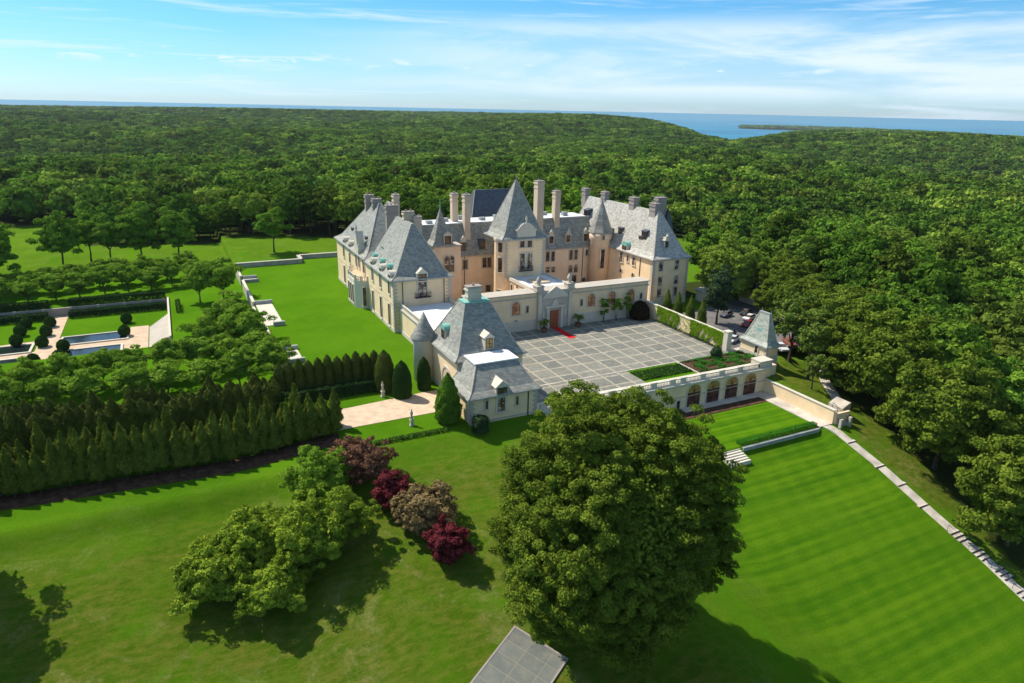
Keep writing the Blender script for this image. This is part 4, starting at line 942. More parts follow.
tag(bpy.data.objects['red_carpet'], 'bright red carpet laid from the portal door into the court', 'carpet')
sheet('drive', [(8, 101.6), (41.3, 101.9), (41.3, 110.8), (37.5, 110.9), (24, 109.6), (8, 109.4)], .07, M['gravel'], .3)
sheet('terrace_walk', [(84.5, 92.4), (108, 92.4), (108, 94.5), (84.5, 94.5)], -4.9, M['concrete'], .4)
sheet('terrace_bed', [(72, 89.9), (103.2, 90.0), (103.2, 92.4), (84.0, 92.4), (84, 94.4), (72, 94.4)], -4.93, M['soil'], .3)
sheet('side_path', [(103.4, 77.2), (106.5, 77.2), (106.5, 92.4), (103.4, 92.4)], -4.9, M['concrete'], .4)
drape('hill_path', [(104.9, 77.5), (105.8, 75), (106.2, 66), (105.6, 56), (105.4, 47), (104.6, 40), (103.8, 30)], 1.9, M['concrete'], .08)
sheet('car_park', [(110, 107.2), (150, 100), (150, 142), (107.2, 134)], -.9, M['asphalt'], .5)
drape('upper_walk', [(131, 101), (120, 90.2), (115.4, 83.2), (112.8, 80.2)], 2.0, M['concrete'], .06)

# retaining wall beside the lower lawn
rw = MB().box(106.5, 106.9, 77.2, 94.9, -6, -2.25).build('retaining_wall', M['stucco'])
tag(rw, 'long low cream retaining wall between the side path and the bank with trees', 'wall')
MB().box(106.35, 107.05, 77.05, 94.9, -2.25, -2.1).build('coping', M['stone_light'], rw)
MB().box(106.9, 110.6, 76.9, 77.3, -6, -2.9).build('end_wall', M['stucco'], rw)
# steps down from the upper walk to the side path
st = empty('bank_steps', (0, 0, 0), 0, 'flight of concrete steps between posts at the end of the retaining wall', 'steps')
sm_ = MB()
for k in range(9):
    f = k/9; sm_.box(107.3, 109.5, 76.2+k*.42, 76.2+(k+1)*.42, -6.2, -4.85+k*.2)
for k in range(6): sm_.box(110.4+k*.35, 110.4+(k+1)*.35+.1, 78.4, 81.6, -6, -3.0+k*.16)
sm_.build('stair', M['concrete'], st)
rl = MB()
for xx in (107.2, 109.6):
    for k in range(4): rl.tube((xx, 76.4+k*1.2, -5+k*.57), (xx, 76.4+k*1.2, -3.9+k*.57), .05, .05, 5)
    rl.tube((xx, 76.4, -3.95), (xx, 80.0, -2.24), .05, .05, 5)
rl.build('handrail', M['iron'], st)
MB().box(107.0, 107.5, 75.7, 76.2, -6, -3.6).box(109.5, 110.0, 75.7, 76.2, -6, -3.6).build('post', M['stone'], st)
# path steps with thin rails going down the hill
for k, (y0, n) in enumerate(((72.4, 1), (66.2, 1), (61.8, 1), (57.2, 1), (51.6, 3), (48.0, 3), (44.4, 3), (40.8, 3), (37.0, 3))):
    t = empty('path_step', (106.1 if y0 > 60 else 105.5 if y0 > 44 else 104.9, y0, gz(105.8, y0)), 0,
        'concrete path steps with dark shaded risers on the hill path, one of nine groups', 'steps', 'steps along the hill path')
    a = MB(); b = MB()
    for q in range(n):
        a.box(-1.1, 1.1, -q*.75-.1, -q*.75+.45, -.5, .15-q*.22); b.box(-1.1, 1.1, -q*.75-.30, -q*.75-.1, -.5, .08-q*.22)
    a.build('tread', M['concrete'], t); b.build('riser', M['iron'], t)  # risers coloured black, the shade below each tread put into their colour
    if n > 1:
        c = MB()
        for sx_ in (-.95, .95): c.tube((sx_, .6, 0), (sx_, .6, 1.3), .03, .03, 4); c.tube((sx_, -1.9, -.6), (sx_, -1.9, .6), .03, .03, 4); c.tube((sx_, .6, 1.3), (sx_, -1.9, .6), .03, .03, 4)
        c.build('handrail', M['iron'], t)
# hedge and steps across the lower lawn
hl = link('lawn_hedge', box_leaves('lawn_hedge', 31, [(84.2, 103.0, 77.6, 78.7, -5.2, -4.35)], 110, .09, M['parterre']))
tag(hl, 'long low clipped green hedge at the edge of the lower lawn terrace', 'hedge')
lw = MB().box(84.2, 103.0, 76.85, 77.35, -6.6, -5.05).build('lawn_wall', M['lead']); tag(lw, 'long grey stone ledge below the clipped hedge across the lower lawn', 'wall')
ls = empty('lawn_steps', (0, 0, 0), 0, 'white stone steps leading down the lower lawn beside the clipped hedge', 'steps'); mb = MB()
for k in range(7): mb.box(79.2, 83.6, 74.4+k*.55, 74.4+(k+1)*.55-.12, -6.8, -6.0+k*.16)
mb.build('stair', M['stone_light'], ls); mb = MB()
for k in range(7): mb.box(79.2, 83.6, 74.4+(k+1)*.55-.12, 74.4+(k+1)*.55, -6.8, -6.08+k*.16)
mb.build('riser', M['lead'], ls)
# slate terrace in the near lawn
def slabs():
    t = NT('slate_slabs'); p = t.obj(); br = t.n('ShaderNodeTexBrick', {'Vector': p, 'Color1': (0.12, 0.135, 0.125, 1), 'Color2': (0.155, 0.17, 0.15, 1), 'Mortar': (0.30, 0.25, 0.19, 1), 'Scale': 1.0,
        'Mortar Size': 0.03, 'Brick Width': 2.6, 'Row Height': 1.9}, offset=0.0)
    t.col(t.mix(t.rng(t.noise(p, 0.6, 7, 0.7), 0.4, 0.75, 0, .6), br.outputs[0], (0.26, 0.24, 0.19, 1))); t.set(0.8, .3); return t.m
M['slabs'] = slabs()
a_ = at(515, 634, -8.2); b_ = at(566, 658, -8.2); ang = math.atan2(b_[1]-a_[1], b_[0]-a_[0]); L_ = math.hypot(b_[0]-a_[0], b_[1]-a_[1])
def slope_slab(name, u0, u1, v0, v1, lift, m):
    lx, ly, lz = a_[0], a_[1], -8.0; mb = MB(); nu, nv = max(1, int((u1-u0)/1.2)), max(1, int((v1-v0)/1.2))
    for lo in (0, 1):
        for j_ in range(nv+1):
            for i_ in range(nu+1):
                uu, vv = u0+(u1-u0)*i_/nu, v0+(v1-v0)*j_/nv; wx, wy = lx+math.cos(ang)*uu-math.sin(ang)*vv, ly+math.sin(ang)*uu+math.cos(ang)*vv
                mb.v.append((uu, vv, gz(wx, wy)-lz+(lift if lo else -.8)))
    k_ = (nu+1)*(nv+1)
    for j_ in range(nv):
        for i_ in range(nu): q_ = j_*(nu+1)+i_; mb.f.append((k_+q_, k_+q_+1, k_+q_+nu+2, k_+q_+nu+1))
    ring = [i_ for i_ in range(nu+1)]+[j_*(nu+1)+nu for j_ in range(1, nv+1)]+[nv*(nu+1)+i_ for i_ in range(nu-1, -1, -1)]+[j_*(nu+1) for j_ in range(nv-1, 0, -1)]
    for p_, q_ in zip(ring, ring[1:]+ring[:1]): mb.f.append((p_, q_, k_+q_, k_+p_))
    o = mb.build(name, m); o.location = (lx, ly, lz); o.rotation_euler = (0, 0, ang); return struct(o)
slope_slab('slate_terrace', 0, L_, -12, 0, .16, M['slabs'])
slope_slab('terrace_edge', -.2, L_+.2, 0, .2, .2, M['chim_grey']); slope_slab('terrace_edge', -.2, 0, -12, 0, .2, M['chim_grey']); slope_slab('terrace_edge', L_, L_+.2, -12, 0, .2, M['chim_grey'])

# parterre corner and the green strip beside it
pb = MB().prism([(92.2, 98.0), (109.6, 98.0), (109.6, 104.4), (92.2, 104.7)], -.2, .06).build('parterre_bed', M['soil']); struct(pb)
sc = []
for k in range(7):
    x = 93.2+k*2.4; sc += [(x, x+1.5, 98.6+(k % 2)*2.9, 101.2+(k % 2)*2.9, 0, .5), (x+.7, x+2.1, 100.2, 102.6, 0, .42)]
sc += [(92.4, 109.4, 98.1, 98.5, 0, .35), (92.4, 109.4, 104.0, 104.4, 0, .4)]
tag(link('parterre_hedge', box_leaves('parterre_hedge', 32, sc, 45, .12, M['parterre'])), 'bright green clipped scrollwork hedging in the corner bed behind the balustrade', 'hedge')
tag(link('court_hedge', box_leaves('court_hedge', 33, [(79, 91.2, 99.4, 103.6, 0, .28)], 55, .14, M['yew'])), 'flat dark green planted strip between the paved court and the balustrade', 'hedge')
plant('round_shrub', 101.6, 104.0, column_mesh('round_shrub', 41, [(.1, 0), (1.1, .4), (1.3, 1.2), (.9, 2.0), (.05, 2.4)], 900, .14, M['conifer'], .05), None, 'small round grey green shrub standing in the corner parterre', 'shrub')
# ivy wall
iw = MB().box(106.6, 107.2, 107.2, 136.5, -1, 3.7).build('wall', M['stucco']); iw.name = 'ivy_wall'
tag(iw, 'cream side wall of the court largely covered by bright ivy', 'wall')
MB().box(106.45, 107.35, 107.2, 136.5, 3.7, 3.9).build('coping', M['stone_light'], iw)
MB().box(106.3, 107.6, 106.0, 107.3, -1, 4.3).box(106.2, 107.7, 105.9, 107.4, 4.3, 4.55).build('gate_pier', M['stone_light'], iw)
rg = np.random.default_rng(7); n = 15000
iy = rg.uniform(107.4, 131.0, n); iz = rg.uniform(0, 4.0, n); m_ = np.sin(iy*1.1+2)*np.cos(iz*1.3+iy*.5)+.7*np.sin(iy*3.3+iz*1.9)+.4*np.sin(iy*7+iz*5)
keep = (m_ > -.35-.55*(iz-1.6)) & ~((iy > 118.5) & (iy < 121.6+iz*.35) & (rg.uniform(0, 1, n) < .93))
P = np.stack([106.5-rg.uniform(0, .22, n), iy, iz], 1)[keep]; V_, F_ = leaves(P, np.tile([-1, 0, .35], (len(P), 1)), .15, rg, .45)
tag(link('climbing_ivy', mesh_np('climbing_ivy', V_, F_, M['ivy'])), 'bright green ivy climbing the side wall of the court', 'ivy')
tag(link('wall_foot_hedge', box_leaves('wall_foot_hedge', 34, [(105.7, 106.35, 107.4, 130.5, 0, .4)], 70, .1, M['yew'])), 'thin dark green hedge at the foot of the ivy wall', 'hedge')
plant('beech_dome', 103.6, 134.2, column_mesh('beech_dome', 42, [(.1, 0), (2.3, .2), (2.5, 1.5), (2.1, 3.0), (1.1, 4.3), (.05, 4.7)], 4200, .18, M['beech'], .08), None, 'dark brown rounded beech shrub in the far corner of the court', 'shrub')
# palms in pots beside the carpet
def palm(x, y, label):
    t = empty('potted_palm', (x, y, .06), 0, label, 'palm'); r = np.random.default_rng(int(x))
    MB().lathe(0, 0, [(.45, 0), (.62, .15), (.8, .9), (.88, 1.0)], 14).build('pot', M['pot'], t)
    MB().lathe(0, 0, [(.28, .9), (.2, 1.4), (.22, 2.3), (.3, 2.6)], 8).build('trunk', M['bark'], t); f = MB()
    for k in range(22):
        a = k*2.4+r.uniform(-.2, .2); up = r.uniform(.3, 1.3); prev = None
        for q in range(7):
            s_ = q/6; rr = 1.9*s_; z_ = 2.6+up*1.5*s_-1.9*s_*s_*1.0; w = .32*math.sin(PI*min(.98, s_+.12)); p0 = Vector((rr*math.cos(a), rr*math.sin(a), z_)); sd_ = Vector((-math.sin(a), math.cos(a), 0))*w
            cur = (p0-sd_-Vector((0, 0, w*.5)), p0, p0+sd_-Vector((0, 0, w*.5)))
            if prev: f.add(list(prev)+list(cur), [(0, 1, 4, 3), (1, 2, 5, 4)])
            prev = cur
    f.build('fronds', M['palm'], t)
palm(75.6, 133.6, 'potted palm left of the red carpet in front of the portal'); palm(85.3, 134.2, 'potted palm right of the red carpet in front of the portal')
# slim multi-stemmed trees trained before the screen wall
for k, (x, lab) in enumerate(((93.2, 'slim upright green tree before the screen wall, leftmost of the three by the arches'), (97.0, 'slim upright green tree before the screen wall, middle of the three by the arches'), (100.2, 'slim upright green tree before the screen wall, rightmost of the three by the arches'))):
    plant('court_tree', x, 135.0, crown_mesh('court_crown', 60+k, 1.25, 2.5, 16, .6, 1500, .16, M['lawntree'], zc=3.9, zmin=-.9), trunk_mb(np.random.default_rng(k), 3.0, .1, 3, 1.0, 4.5).build('tmp', M['bark']).data if False else None, lab, 'tree', z=0.06, s=1.0)
    mb = MB(); r = np.random.default_rng(k)
    for q in range(4): mb.tube((0, 0, 0), (r.uniform(-.8, .8), r.uniform(-.4, .4), 3.2), .07, .03, 5)
    mb.build('stem', M['bark'], [o for o in COL.objects if o.name.startswith('court_tree') and o.type == 'EMPTY'][-1])

# conical cypresses and a conifer beyond the ivy wall
cyp = column_mesh('cone_crown', 70, [(.1, 0), (.95, .4), (1.1, 2.2), (.85, 4.6), (.4, 6.4), (.05, 7.4)], 3600, .16, M['cypress'], .06)
for (x, y, lab) in ((111.2, 133.0, 'tall narrow cypress behind the ivy wall, nearest the mansion'), (112.2, 130.0, 'tall narrow cypress behind the ivy wall, second from the mansion'), (112.8, 126.0, 'tall narrow cypress behind the ivy wall, third from the mansion'), (113.2, 122.2, 'tall narrow cypress behind the ivy wall, farthest from the mansion')):
    plant('cypress', x, y, cyp, None, lab, 'tree', 'cypresses behind the ivy wall', z=-1, s=1.1)
tc = trunk_mb(np.random.default_rng(5), 6, .3, 4, 2.4, 10).build('x', M['bark']); tcd = tc.data; bpy.data.objects.remove(tc)
plant('conifer', 120.6, 124.8, crown_mesh('conifer_crown', 71, 3.3, 6.4, 60, 1.1, 9000, .24, M['conifer'], zc=9.2, zmin=-.9, lob=.3, core=.8), tcd, 'dusky grey green conifer standing between the car park and the cypresses', 'tree', z=-1)
plant('great_tree', 139, 141, crown_mesh('great_crown', 72, 9.5, 8.6, 320, 1.3, 46000, .28, M['forest'], zc=10.5, core=.85, lob=.2, zmin=-.8), FT[0], 'large broad green tree beyond the car park beside the mansion', 'tree', z=-2, s=1.0)
for k, (x, y, s, lab) in enumerate(((117.4, 92.8, 1.0, 'thin yellow green pine above the retaining wall next to the corner pavilion'), (124.5, 96.6, 1.15, 'tall thin pine with bare trunk between the upper walk and the car park'), (129.6, 101.0, 1.2, 'sparse pine at the top of the upper walk by the parked cars'),
        (120.2, 100.6, 1.1, 'feathery pine behind the corner pavilion'), (127.0, 108.6, 1.15, 'ragged pine between the cars behind the corner pavilion'), (121.6, 96.2, 1.0, 'pine leaning over the grass just right of the corner pavilion'), (113.2, 88.2, .62, 'small bushy yellow green tree on the bank above the retaining wall'))):
    plant('pine', x, y, crown_mesh('pine_crown', 80+k, 3.6, 4.2, 30, 1.1, 3600, .26, M['pine'], zc=8.4, lob=.35, fill=.5, zmin=-.9), tcd, lab, 'tree', s=s, rz=k*1.3)

# parked cars
def car_mesh():
    b = MB(); prof = [(-2.2, .35), (-2.25, .75), (-1.5, .92), (-.75, .98), (1.55, 1.0), (2.1, .95), (2.2, .6), (2.15, .35)]
    n = len(prof)
    b.add([(x, -.86, z) for x, z in prof]+[(x, .86, z) for x, z in prof], [tuple(range(n)), tuple(range(n, 2*n))[::-1]]+[(i, n+i, n+(i+1) % n, (i+1) % n) for i in range(n)])
    top = MB().add([(-.35, -.62, 1.42), (1.05, -.62, 1.42), (1.05, .62, 1.42), (-.35, .62, 1.42), (-.35, -.62, 1.47), (1.0, -.6, 1.47), (1.0, .6, 1.47), (-.3, .6, 1.47)], [(0, 3, 2, 1), (4, 5, 6, 7), (0, 1, 5, 4), (1, 2, 6, 5), (2, 3, 7, 6), (3, 0, 4, 7)])
    g = MB().add([(-1.1, -.8, .96), (1.75, -.8, .99), (1.75, .8, .99), (-1.1, .8, .96), (-.38, -.64, 1.42), (1.1, -.64, 1.42), (1.1, .64, 1.42), (-.38, .64, 1.42)], [(0, 3, 2, 1), (4, 5, 6, 7), (0, 1, 5, 4), (1, 2, 6, 5), (2, 3, 7, 6), (3, 0, 4, 7)])
    w = MB()
    for k in range(14): pass
    return b, top, g
cb, ct, cg = car_mesh(); cbo, cto, cgo = cb.build('a', None), ct.build('a', None), cg.build('a', M['glass'])
wme = MB().tube((0, -.11, 0), (0, .11, 0), .33, .33, 14).build('a', M['rubber']); rme = MB().tube((0, -.125, 0), (0, .125, 0), .19, .19, 10).build('a', M['lead']); lme = MB().box(-.03, .03, -.2, .2, -.07, .07).build('a', M['stone_light'])
CB, CT, CG, WM, RM, LM = [o.data for o in (cbo, cto, cgo, wme, rme, lme)]
for o in (cbo, cto, cgo, wme, rme, lme): bpy.data.objects.remove(o)
def car(x, y, rz, paint, label, cat='car'):
    c = empty('parked_car', (x, y, -.9), rz, label, cat, 'cars parked beyond the court')
    m = plain('paint_'+str(len(bpy.data.materials)), paint, .3, .5, 0, .03)
    for nm, d in (('body', CB), ('roof', CT)): d2 = d.copy(); d2.materials.append(m); link(nm, d2, c)
    link('windows', CG, c)
    for sx_ in (-1.4, 1.35):
        for sy_ in (-.8, .8): w = link('wheel', WM, c); w.location = (sx_, sy_, .33); link('rim', RM, w)
    for sy_ in (-.6, .6): h = link('headlight', LM, c); h.location = (-2.24, sy_, .68)
for a in ((114.6, 112.6, .4, (.62, .66, .70), 'pale silver car parked just behind the stone gate pier'), (117.0, 116.2, .4, (.05, .06, .08), 'dark blue car parked behind the silver one near the gate pier'),
          (127.2, 120.6, .3, (.30, .02, .02), 'dark red car in the car park behind the pavilion roof'), (131.6, 124.6, .3, (.72, .73, .74), 'white car beside the dark red one in the car park'),
          (134.4, 128.6, .3, (.04, .05, .06), 'black car behind the white one in the car park'), (128.2, 129.4, .3, (.10, .12, .16), 'dark slate coloured car at the far left of the car park'), 
          (121.0, 104.0, 1.2, (.68, .70, .74), 'white car parked right of the corner pavilion beneath the pines'), (133.6, 108.6, 1.2, (.70, .72, .76), 'white car under the pines at the top of the upper walk'),
          (138.5, 112.0, 1.2, (.05, .07, .10), 'dark car next to the white one above the upper walk'), (125.6, 105.8, 1.2, (.32, .09, .07), 'rust red car between the pines behind the corner pavilion')): car(*a)
# service building in the shade beyond the car park
sb = empty('service_house', (0, 0, 0), 0, 'low tan service building in the shade beyond the car park', 'building')
walls(sb, 143, 152, 134, 140, -2, 2.6, 'brickch'); hip(sb, 143, 152, 134, 140, 2.6, (145.5, 149.5, 136.9, 137.1), 4.6, 'slate_dark')
window(sb, 'S', 134, 145.5, -.4, 1.2, 1.1); window(sb, 'S', 134, 149.2, -.4, 1.2, 1.1)
sv = empty('service_yard', (0, 0, 0), 0, 'small white roofed shed beside the mansion corner pavilion', 'shed'); walls(sv, 132, 136, 141.5, 146, -2, 2.2, 'stone_light', base=False); MB().box(131.6, 136.4, 141.1, 146.4, 2.22, 2.4).build('roof', M['membrane'], sv)
window(sv, 'S', 141.5, 134, -.6, 1.2, 1.0)

# ------------------------------------------------------------------ around the gatehouse
def topiary(x, y, h, r, seed, label, m='box'):
    return plant('topiary', x, y, column_mesh('topiary_crown', seed, [(.1, 0), (r*.92, .2), (r, h*.3), (r*.9, h*.62), (r*.55, h*.87), (.05, h)], int(900*h*r), .13, M[m], .03), None, label, 'topiary')
topiary(33.6, 110.6, 7.0, 1.75, 43, 'tall clipped egg shaped evergreen beside the drive, left of the gatehouse'); topiary(31.6, 114.6, 8.0, 1.8, 44, 'rounded tall evergreen at the end of the trellis of arches', 'cypress_dark')
topiary(38.4, 112.4, 6.4, 1.3, 45, 'clipped cylinder of evergreen against the round tower and arch')
plant('yew_tree', 37.4, 97.6, column_mesh('yew_crown', 46, [(.1, 0), (1.9, .6), (2.1, 2.6), (1.5, 5.6), (.8, 7.6), (.05, 8.8)], 9000, .17, M['lawntree'], .14), None, 'ragged conical evergreen at the near corner of the gatehouse', 'tree')
plant('gate_shrub', 41.2, 92.6, column_mesh('gate_shrub', 47, [(.1, 0), (1.3, .2), (1.3, 1.8), (1.1, 2.6), (.05, 3.0)], 1500, .14, M['conifer'], .15), None, 'grey green shrub against the near wall of the gatehouse', 'shrub')
tag(MB().prism([(38.6, 92.4), (42.4, 92.1), (42.3, 93.2), (38.7, 93.5)], -1.6, -.75).box(39.6, 41.0, 92.5, 93.1, -.8, -.5).build('stone_slab', M['chim_grey']), 'pale stone slabs at the foot of the gatehouse wall', 'slab')
def statue(x, y, label, m):
    t = empty('garden_statue', (x, y, gz(x, y)), 0, label, 'statue')
    MB().box(-.35, .35, -.35, .35, 0, .2).box(-.26, .26, -.26, .26, .2, 1.0).box(-.34, .34, -.34, .34, 1.0, 1.15).build('pedestal', M[m], t)
    MB().lathe(0, 0, [(.26, 1.15), (.2, 1.5), (.17, 1.9), (.27, 2.3), (.22, 2.5), (.08, 2.6), (.13, 2.72), (.12, 2.86), (.03, 2.95)], 12).build('figure', M[m], t, True)
statue(30.4, 112.0, 'pale stone figure on a pedestal on the grass before the dark hedge', 'stone_light'); statue(31.4, 98.6, 'small grey stone figure standing on the grass south of the drive', 'stone')
# arched evergreen screen north of the drive
scr = column_mesh('arch_crown', 48, [(.1, 0), (.88, .1), (.92, 3.6), (.86, 5.0), (.55, 6.0), (.05, 6.5)], 2400, .17, M['cypress_dark'], .04)
for k in range(11): plant('screen_evergreen', 13.6+k*1.72, 118.6, scr, None, 'rounded top evergreen in the tight dark screen between drive and west lawn', 'tree', 'evergreens of the screen north of the drive', z=0, sz=1.0+0.04*((k*7) % 3), rz=k)
tag(link('dark_hedge', box_leaves('dark_hedge', 35, [(12.6, 31.5, 114.6, 116.6, 0, 2.1)], 60, .14, M['yew'])), 'dark clipped hedge in front of the rounded evergreen screen', 'hedge')
lh = [(20.5+k*2.0, 22.5+k*2.0, 94.2-k*.0, 95.2, -1.2, .35) for k in range(8)]
tag(link('south_hedge', box_leaves('south_hedge', 36, lh, 60, .12, M['box'])), 'low dark clipped hedge along the grass south of the drive', 'hedge')

# two staggered rows of columnar evergreens
ev = [column_mesh('column_crown', 90+k, [(.15, .8), (1.0, 1.4), (1.08, 2.8), (.85, 4.9), (.48, 6.6), (.05, 8.1)], 2600, .17, M['cypress'], .32, .7) for k in range(3)]
ev2 = [column_mesh('column_crown', 95+k, [(.15, .35), (1.2, .8), (1.3, 2.8), (1.1, 4.8), (.6, 6.1), (.05, 7.0)], 2600, .17, M['cypress_dark'], .26, .6) for k in range(3)]
stm = MB().tube((0, 0, -.4), (0, 0, 3), .13, .06, 6).build('a', M['bark']); SM = stm.data; bpy.data.objects.remove(stm); r = np.random.default_rng(9)
for row, (x0, y0, x1, y1, n, me) in enumerate(((-33, 104.2, 19.2, 100.4, 31, ev), (-33, 107.4, 19.8, 103.8, 27, ev), (-36, 118.4, 12.4, 116.0, 34, ev2), (-36, 121.8, 12.8, 119.6, 34, ev2))):
    for k in range(n):
        f = (k+r.uniform(-.18, .18))/(n-1); x, y = x0+(x1-x0)*f, y0+(y1-y0)*f+r.normal(0, .25)
        q = row < 2
        plant('columnar_evergreen', x, y, me[int(r.integers(0, 3))], SM if q and row == 0 else None, 'slender green evergreen in the sunlit front double row above the near lawn' if q else 'dark bushy evergreen in the rear double row behind the front evergreens', 'tree',
              'front double row of evergreens' if q else 'rear double row of evergreens', s=r.uniform(.88, 1.1), rz=r.uniform(0, 6), sz=r.uniform(.74, 1.16))
bed = drape('planting_bed', [(-34, 102.6), (19.6, 98.9)], 4.0, M['soil'], .05)

# ------------------------------------------------------------------ near lawn trees
def bush(x, y, R_, H_, seed, m, label, nc, cr, nl, ls, trunk=True, name='shrub', cat='shrub', zc=None, zmin=-.35, lob=.18, flat=.75, core=.85, z=None, fill=.2, **kw):
    t = plant(name, x, y, crown_mesh(name+'_crown', seed, R_, H_, nc, cr, nl, ls, M[m], zc=H_*.72 if zc is None else zc, zmin=zmin, lob=lob, flat=flat, core=core, fill=fill, **kw), None, label, cat, z=z)
    if trunk: mb = trunk_mb(np.random.default_rng(seed), H_*.55 if zc is None else zc*.7, .06*R_+.08, 5, R_*.55, (H_ if zc is None else zc)*1.05).build('trunk', M['bark'], t)
    return t
def spot(px_, py_, h):
    z = -2.0
    for _ in range(12): c = at(px_, py_, z+h); z = gz(c[0], c[1])
    return c[0], c[1]
bush(*spot(358, 464, 2.2), 4.7, 3.4, 51, 'copperleaf', 'brownish red leaved shrub nearest the ends of the evergreen rows', 150, .6, 15000, .16, bumps=30, bw=.2)
bush(*spot(391, 492, 2.0), 2.8, 3.0, 52, 'maroonleaf', 'deep maroon shrub wedged between the brownish one and the bronze one', 60, .55, 8000, .15, bumps=16)
bush(*spot(426, 512, 2.2), 4.5, 3.4, 53, 'bronzeleaf', 'wide tan bronze shrub in the middle of the shrub row', 150, .6, 15000, .16, bumps=30, bw=.2)
bush(*spot(448, 545, 2.0), 2.9, 3.2, 54, 'maroonleaf', 'dark maroon shrub at the near end of the shrub row', 60, .55, 9000, .15, bumps=16)
# the spreading multi-lobed clump left of the shrubs
for k, (px_, py_, R_, H_, h, m_, lab) in enumerate(((212, 572, 4.7, 3.0, 2.6, 'bushtree', 'low spreading pale green tree at the left end of the tree clump'), (255, 540, 5.0, 3.8, 3.4, 'bushtree', 'broad pale green tree left of the middle of the tree clump'),
        (318, 530, 5.6, 4.6, 4.0, 'bushtree', 'large rounded green tree in the middle of the clump beside the maroon shrubs'), (318, 482, 4.6, 4.2, 4.2, 'linden', 'bright yellow green tree at the back of the clump, next to the brownish shrub'),
        (275, 585, 4.2, 2.6, 2.6, 'bushtree', 'low leafy tree at the near edge of the clump'))):
    c = spot(px_, py_, h)
    bush(c[0], c[1], R_, H_, 55+k, m_, lab, 320, .62, 30000, .17, True, 'clump_tree', 'tree', zc=h, zmin=-.55, lob=.34, core=.72, fill=.3, bumps=26, bw=.2)
# the great oak
OX, OY = 39.3, 53.6; og = gz(OX, OY)
rg = np.random.default_rng(3)
ot = empty('oak_tree', (OX, OY, og), 0, 'huge broad dark green oak dominating the near lawn in front of the arcade', 'tree')
link('crown', crown_mesh('oak_crown', 29, 12.3, 14.8, 3200, .70, 640000, .135, M['oak'], zc=14.4, zmin=-.9, lob=.17, flat=.8, core=.80, fill=.18, bumps=34, bw=.19), ot)
ot.scale = (1, 1.14, 1)
trunk_mb(np.random.default_rng(4), 9.0, .95, 7, 8.5, 16.0).build('trunk', M['bark'], ot)
# a tree just outside the picture on the left; its shadow falls into the corner
plant('edge_tree', -29.5, 85.5, FV[2], FT[2], 'leafy tree at the left edge of the near lawn casting its shadow into the corner', 'tree', s=1.25)
# the great trees right of the hill path
for k, (x, y, s, lab) in enumerate(((118.5, 64.0, 1.3, 'large dark green tree right of the hill path, nearest its middle'), (112.8, 47.5, 1.2, 'large dark green tree right of the hill path at the right edge of the view'), (122.5, 79.0, 1.25, 'large green tree below the upper walk right of the bank steps'),
        (131, 93, 1.2, 'tall green tree at the edge of the wood beside the upper walk'), (136, 100, 1.2, 'green tree at the wood edge behind the pines'), (141, 114, .95, 'leafy tree over the parked cars at the right side of the car park'), (136.5, 119.5, .8, 'leafy tree shading the middle of the car park behind the pavilion'), (146, 126, 1.0, 'leafy tree beside the tan service building'))):
    plant('slope_tree', x, y, crown_mesh('slope_crown', 25+k, 7.2, 6.6, 260, 1.05, 42000, .235, M['oak'], zc=8.6, zmin=-.8, lob=.25, core=.85), FT[k % 7], lab, 'tree', s=s, rz=k)

# ------------------------------------------------------------------ west lawn, linden rows, sunken garden
ww = empty('terrace_wall', (0, 0, 0), 0, 'white stone balustraded wall with steps along the edge of the west lawn', 'wall')
for (y0, y1) in ((126, 136.0), (144.2, 163.0), (183.2, 208.5), (214, 229.5)):
    MB().box(16.3, 16.75, y0, y1, -3, .75).build('wall', M['stone'], ww); MB().box(16.2, 16.9, y0-.1, y1+.1, .75, .95).build('coping', M['stone_light'], ww)
MB().box(17.0, 21.0, 163.2, 183.0, -3, .12).build('landing', M['stone_light'], ww)
MB().box(16.9, 21.2, 183.0, 183.6, -3, 1.0).box(18.6, 21.2, 162.4, 163.2, -3, 1.0).box(17, 21.0, 144.0, 144.6, -3, .9).box(17, 21.0, 135.6, 136.2, -3, .9).box(17, 21, 208.5, 209.1, -3, .9).box(17, 21, 213.5, 214.1, -3, .9).build('cheek_wall', M['lead'], ww)
MB().box(17.0, 20.8, 136.2, 144.0, -3, .08).box(17, 20.8, 209.1, 213.5, -3, .08).build('landing', M['stone_light'], ww)
sm_ = MB()
for k in range(8): sm_.box(12.6+k*.5, 13.15+k*.5, 163.2, 183.0, -3, -2.4+k*.3)
sm_.build('stair', M['stone_light'], ww)
nw = empty('lawn_boundary_wall', (0, 0, 0), 0, 'low grey stone wall closing the far side of the west lawn', 'wall')
MB().box(16.5, 37.0, 229.6, 230.4, -2, 1.3).box(36.6, 37.4, 230.4, 236.6, -2, 1.3).box(37.4, 60, 236.0, 236.8, -2, 1.3).build('wall', M['lead'], nw)
MB().box(16.3, 37.2, 229.4, 230.6, 1.3, 1.5).box(36.4, 37.6, 230.6, 236.2, 1.3, 1.52).box(37.6, 60, 235.8, 237.0, 1.3, 1.5).build('coping', M['stone'], nw)
lt = [crown_mesh('linden_crown', 110+k, 3.7, 3.3, 46, 1.05, 5200, .26, M['linden'], zc=5.6, zmin=-.5, lob=.3, core=.75) for k in range(4)]
LT = []
for k in range(3): o = trunk_mb(np.random.default_rng(30+k), 3.2, .2, 5, 2.2, 5.6).build('a', M['bark']); LT.append(o.data); bpy.data.objects.remove(o)
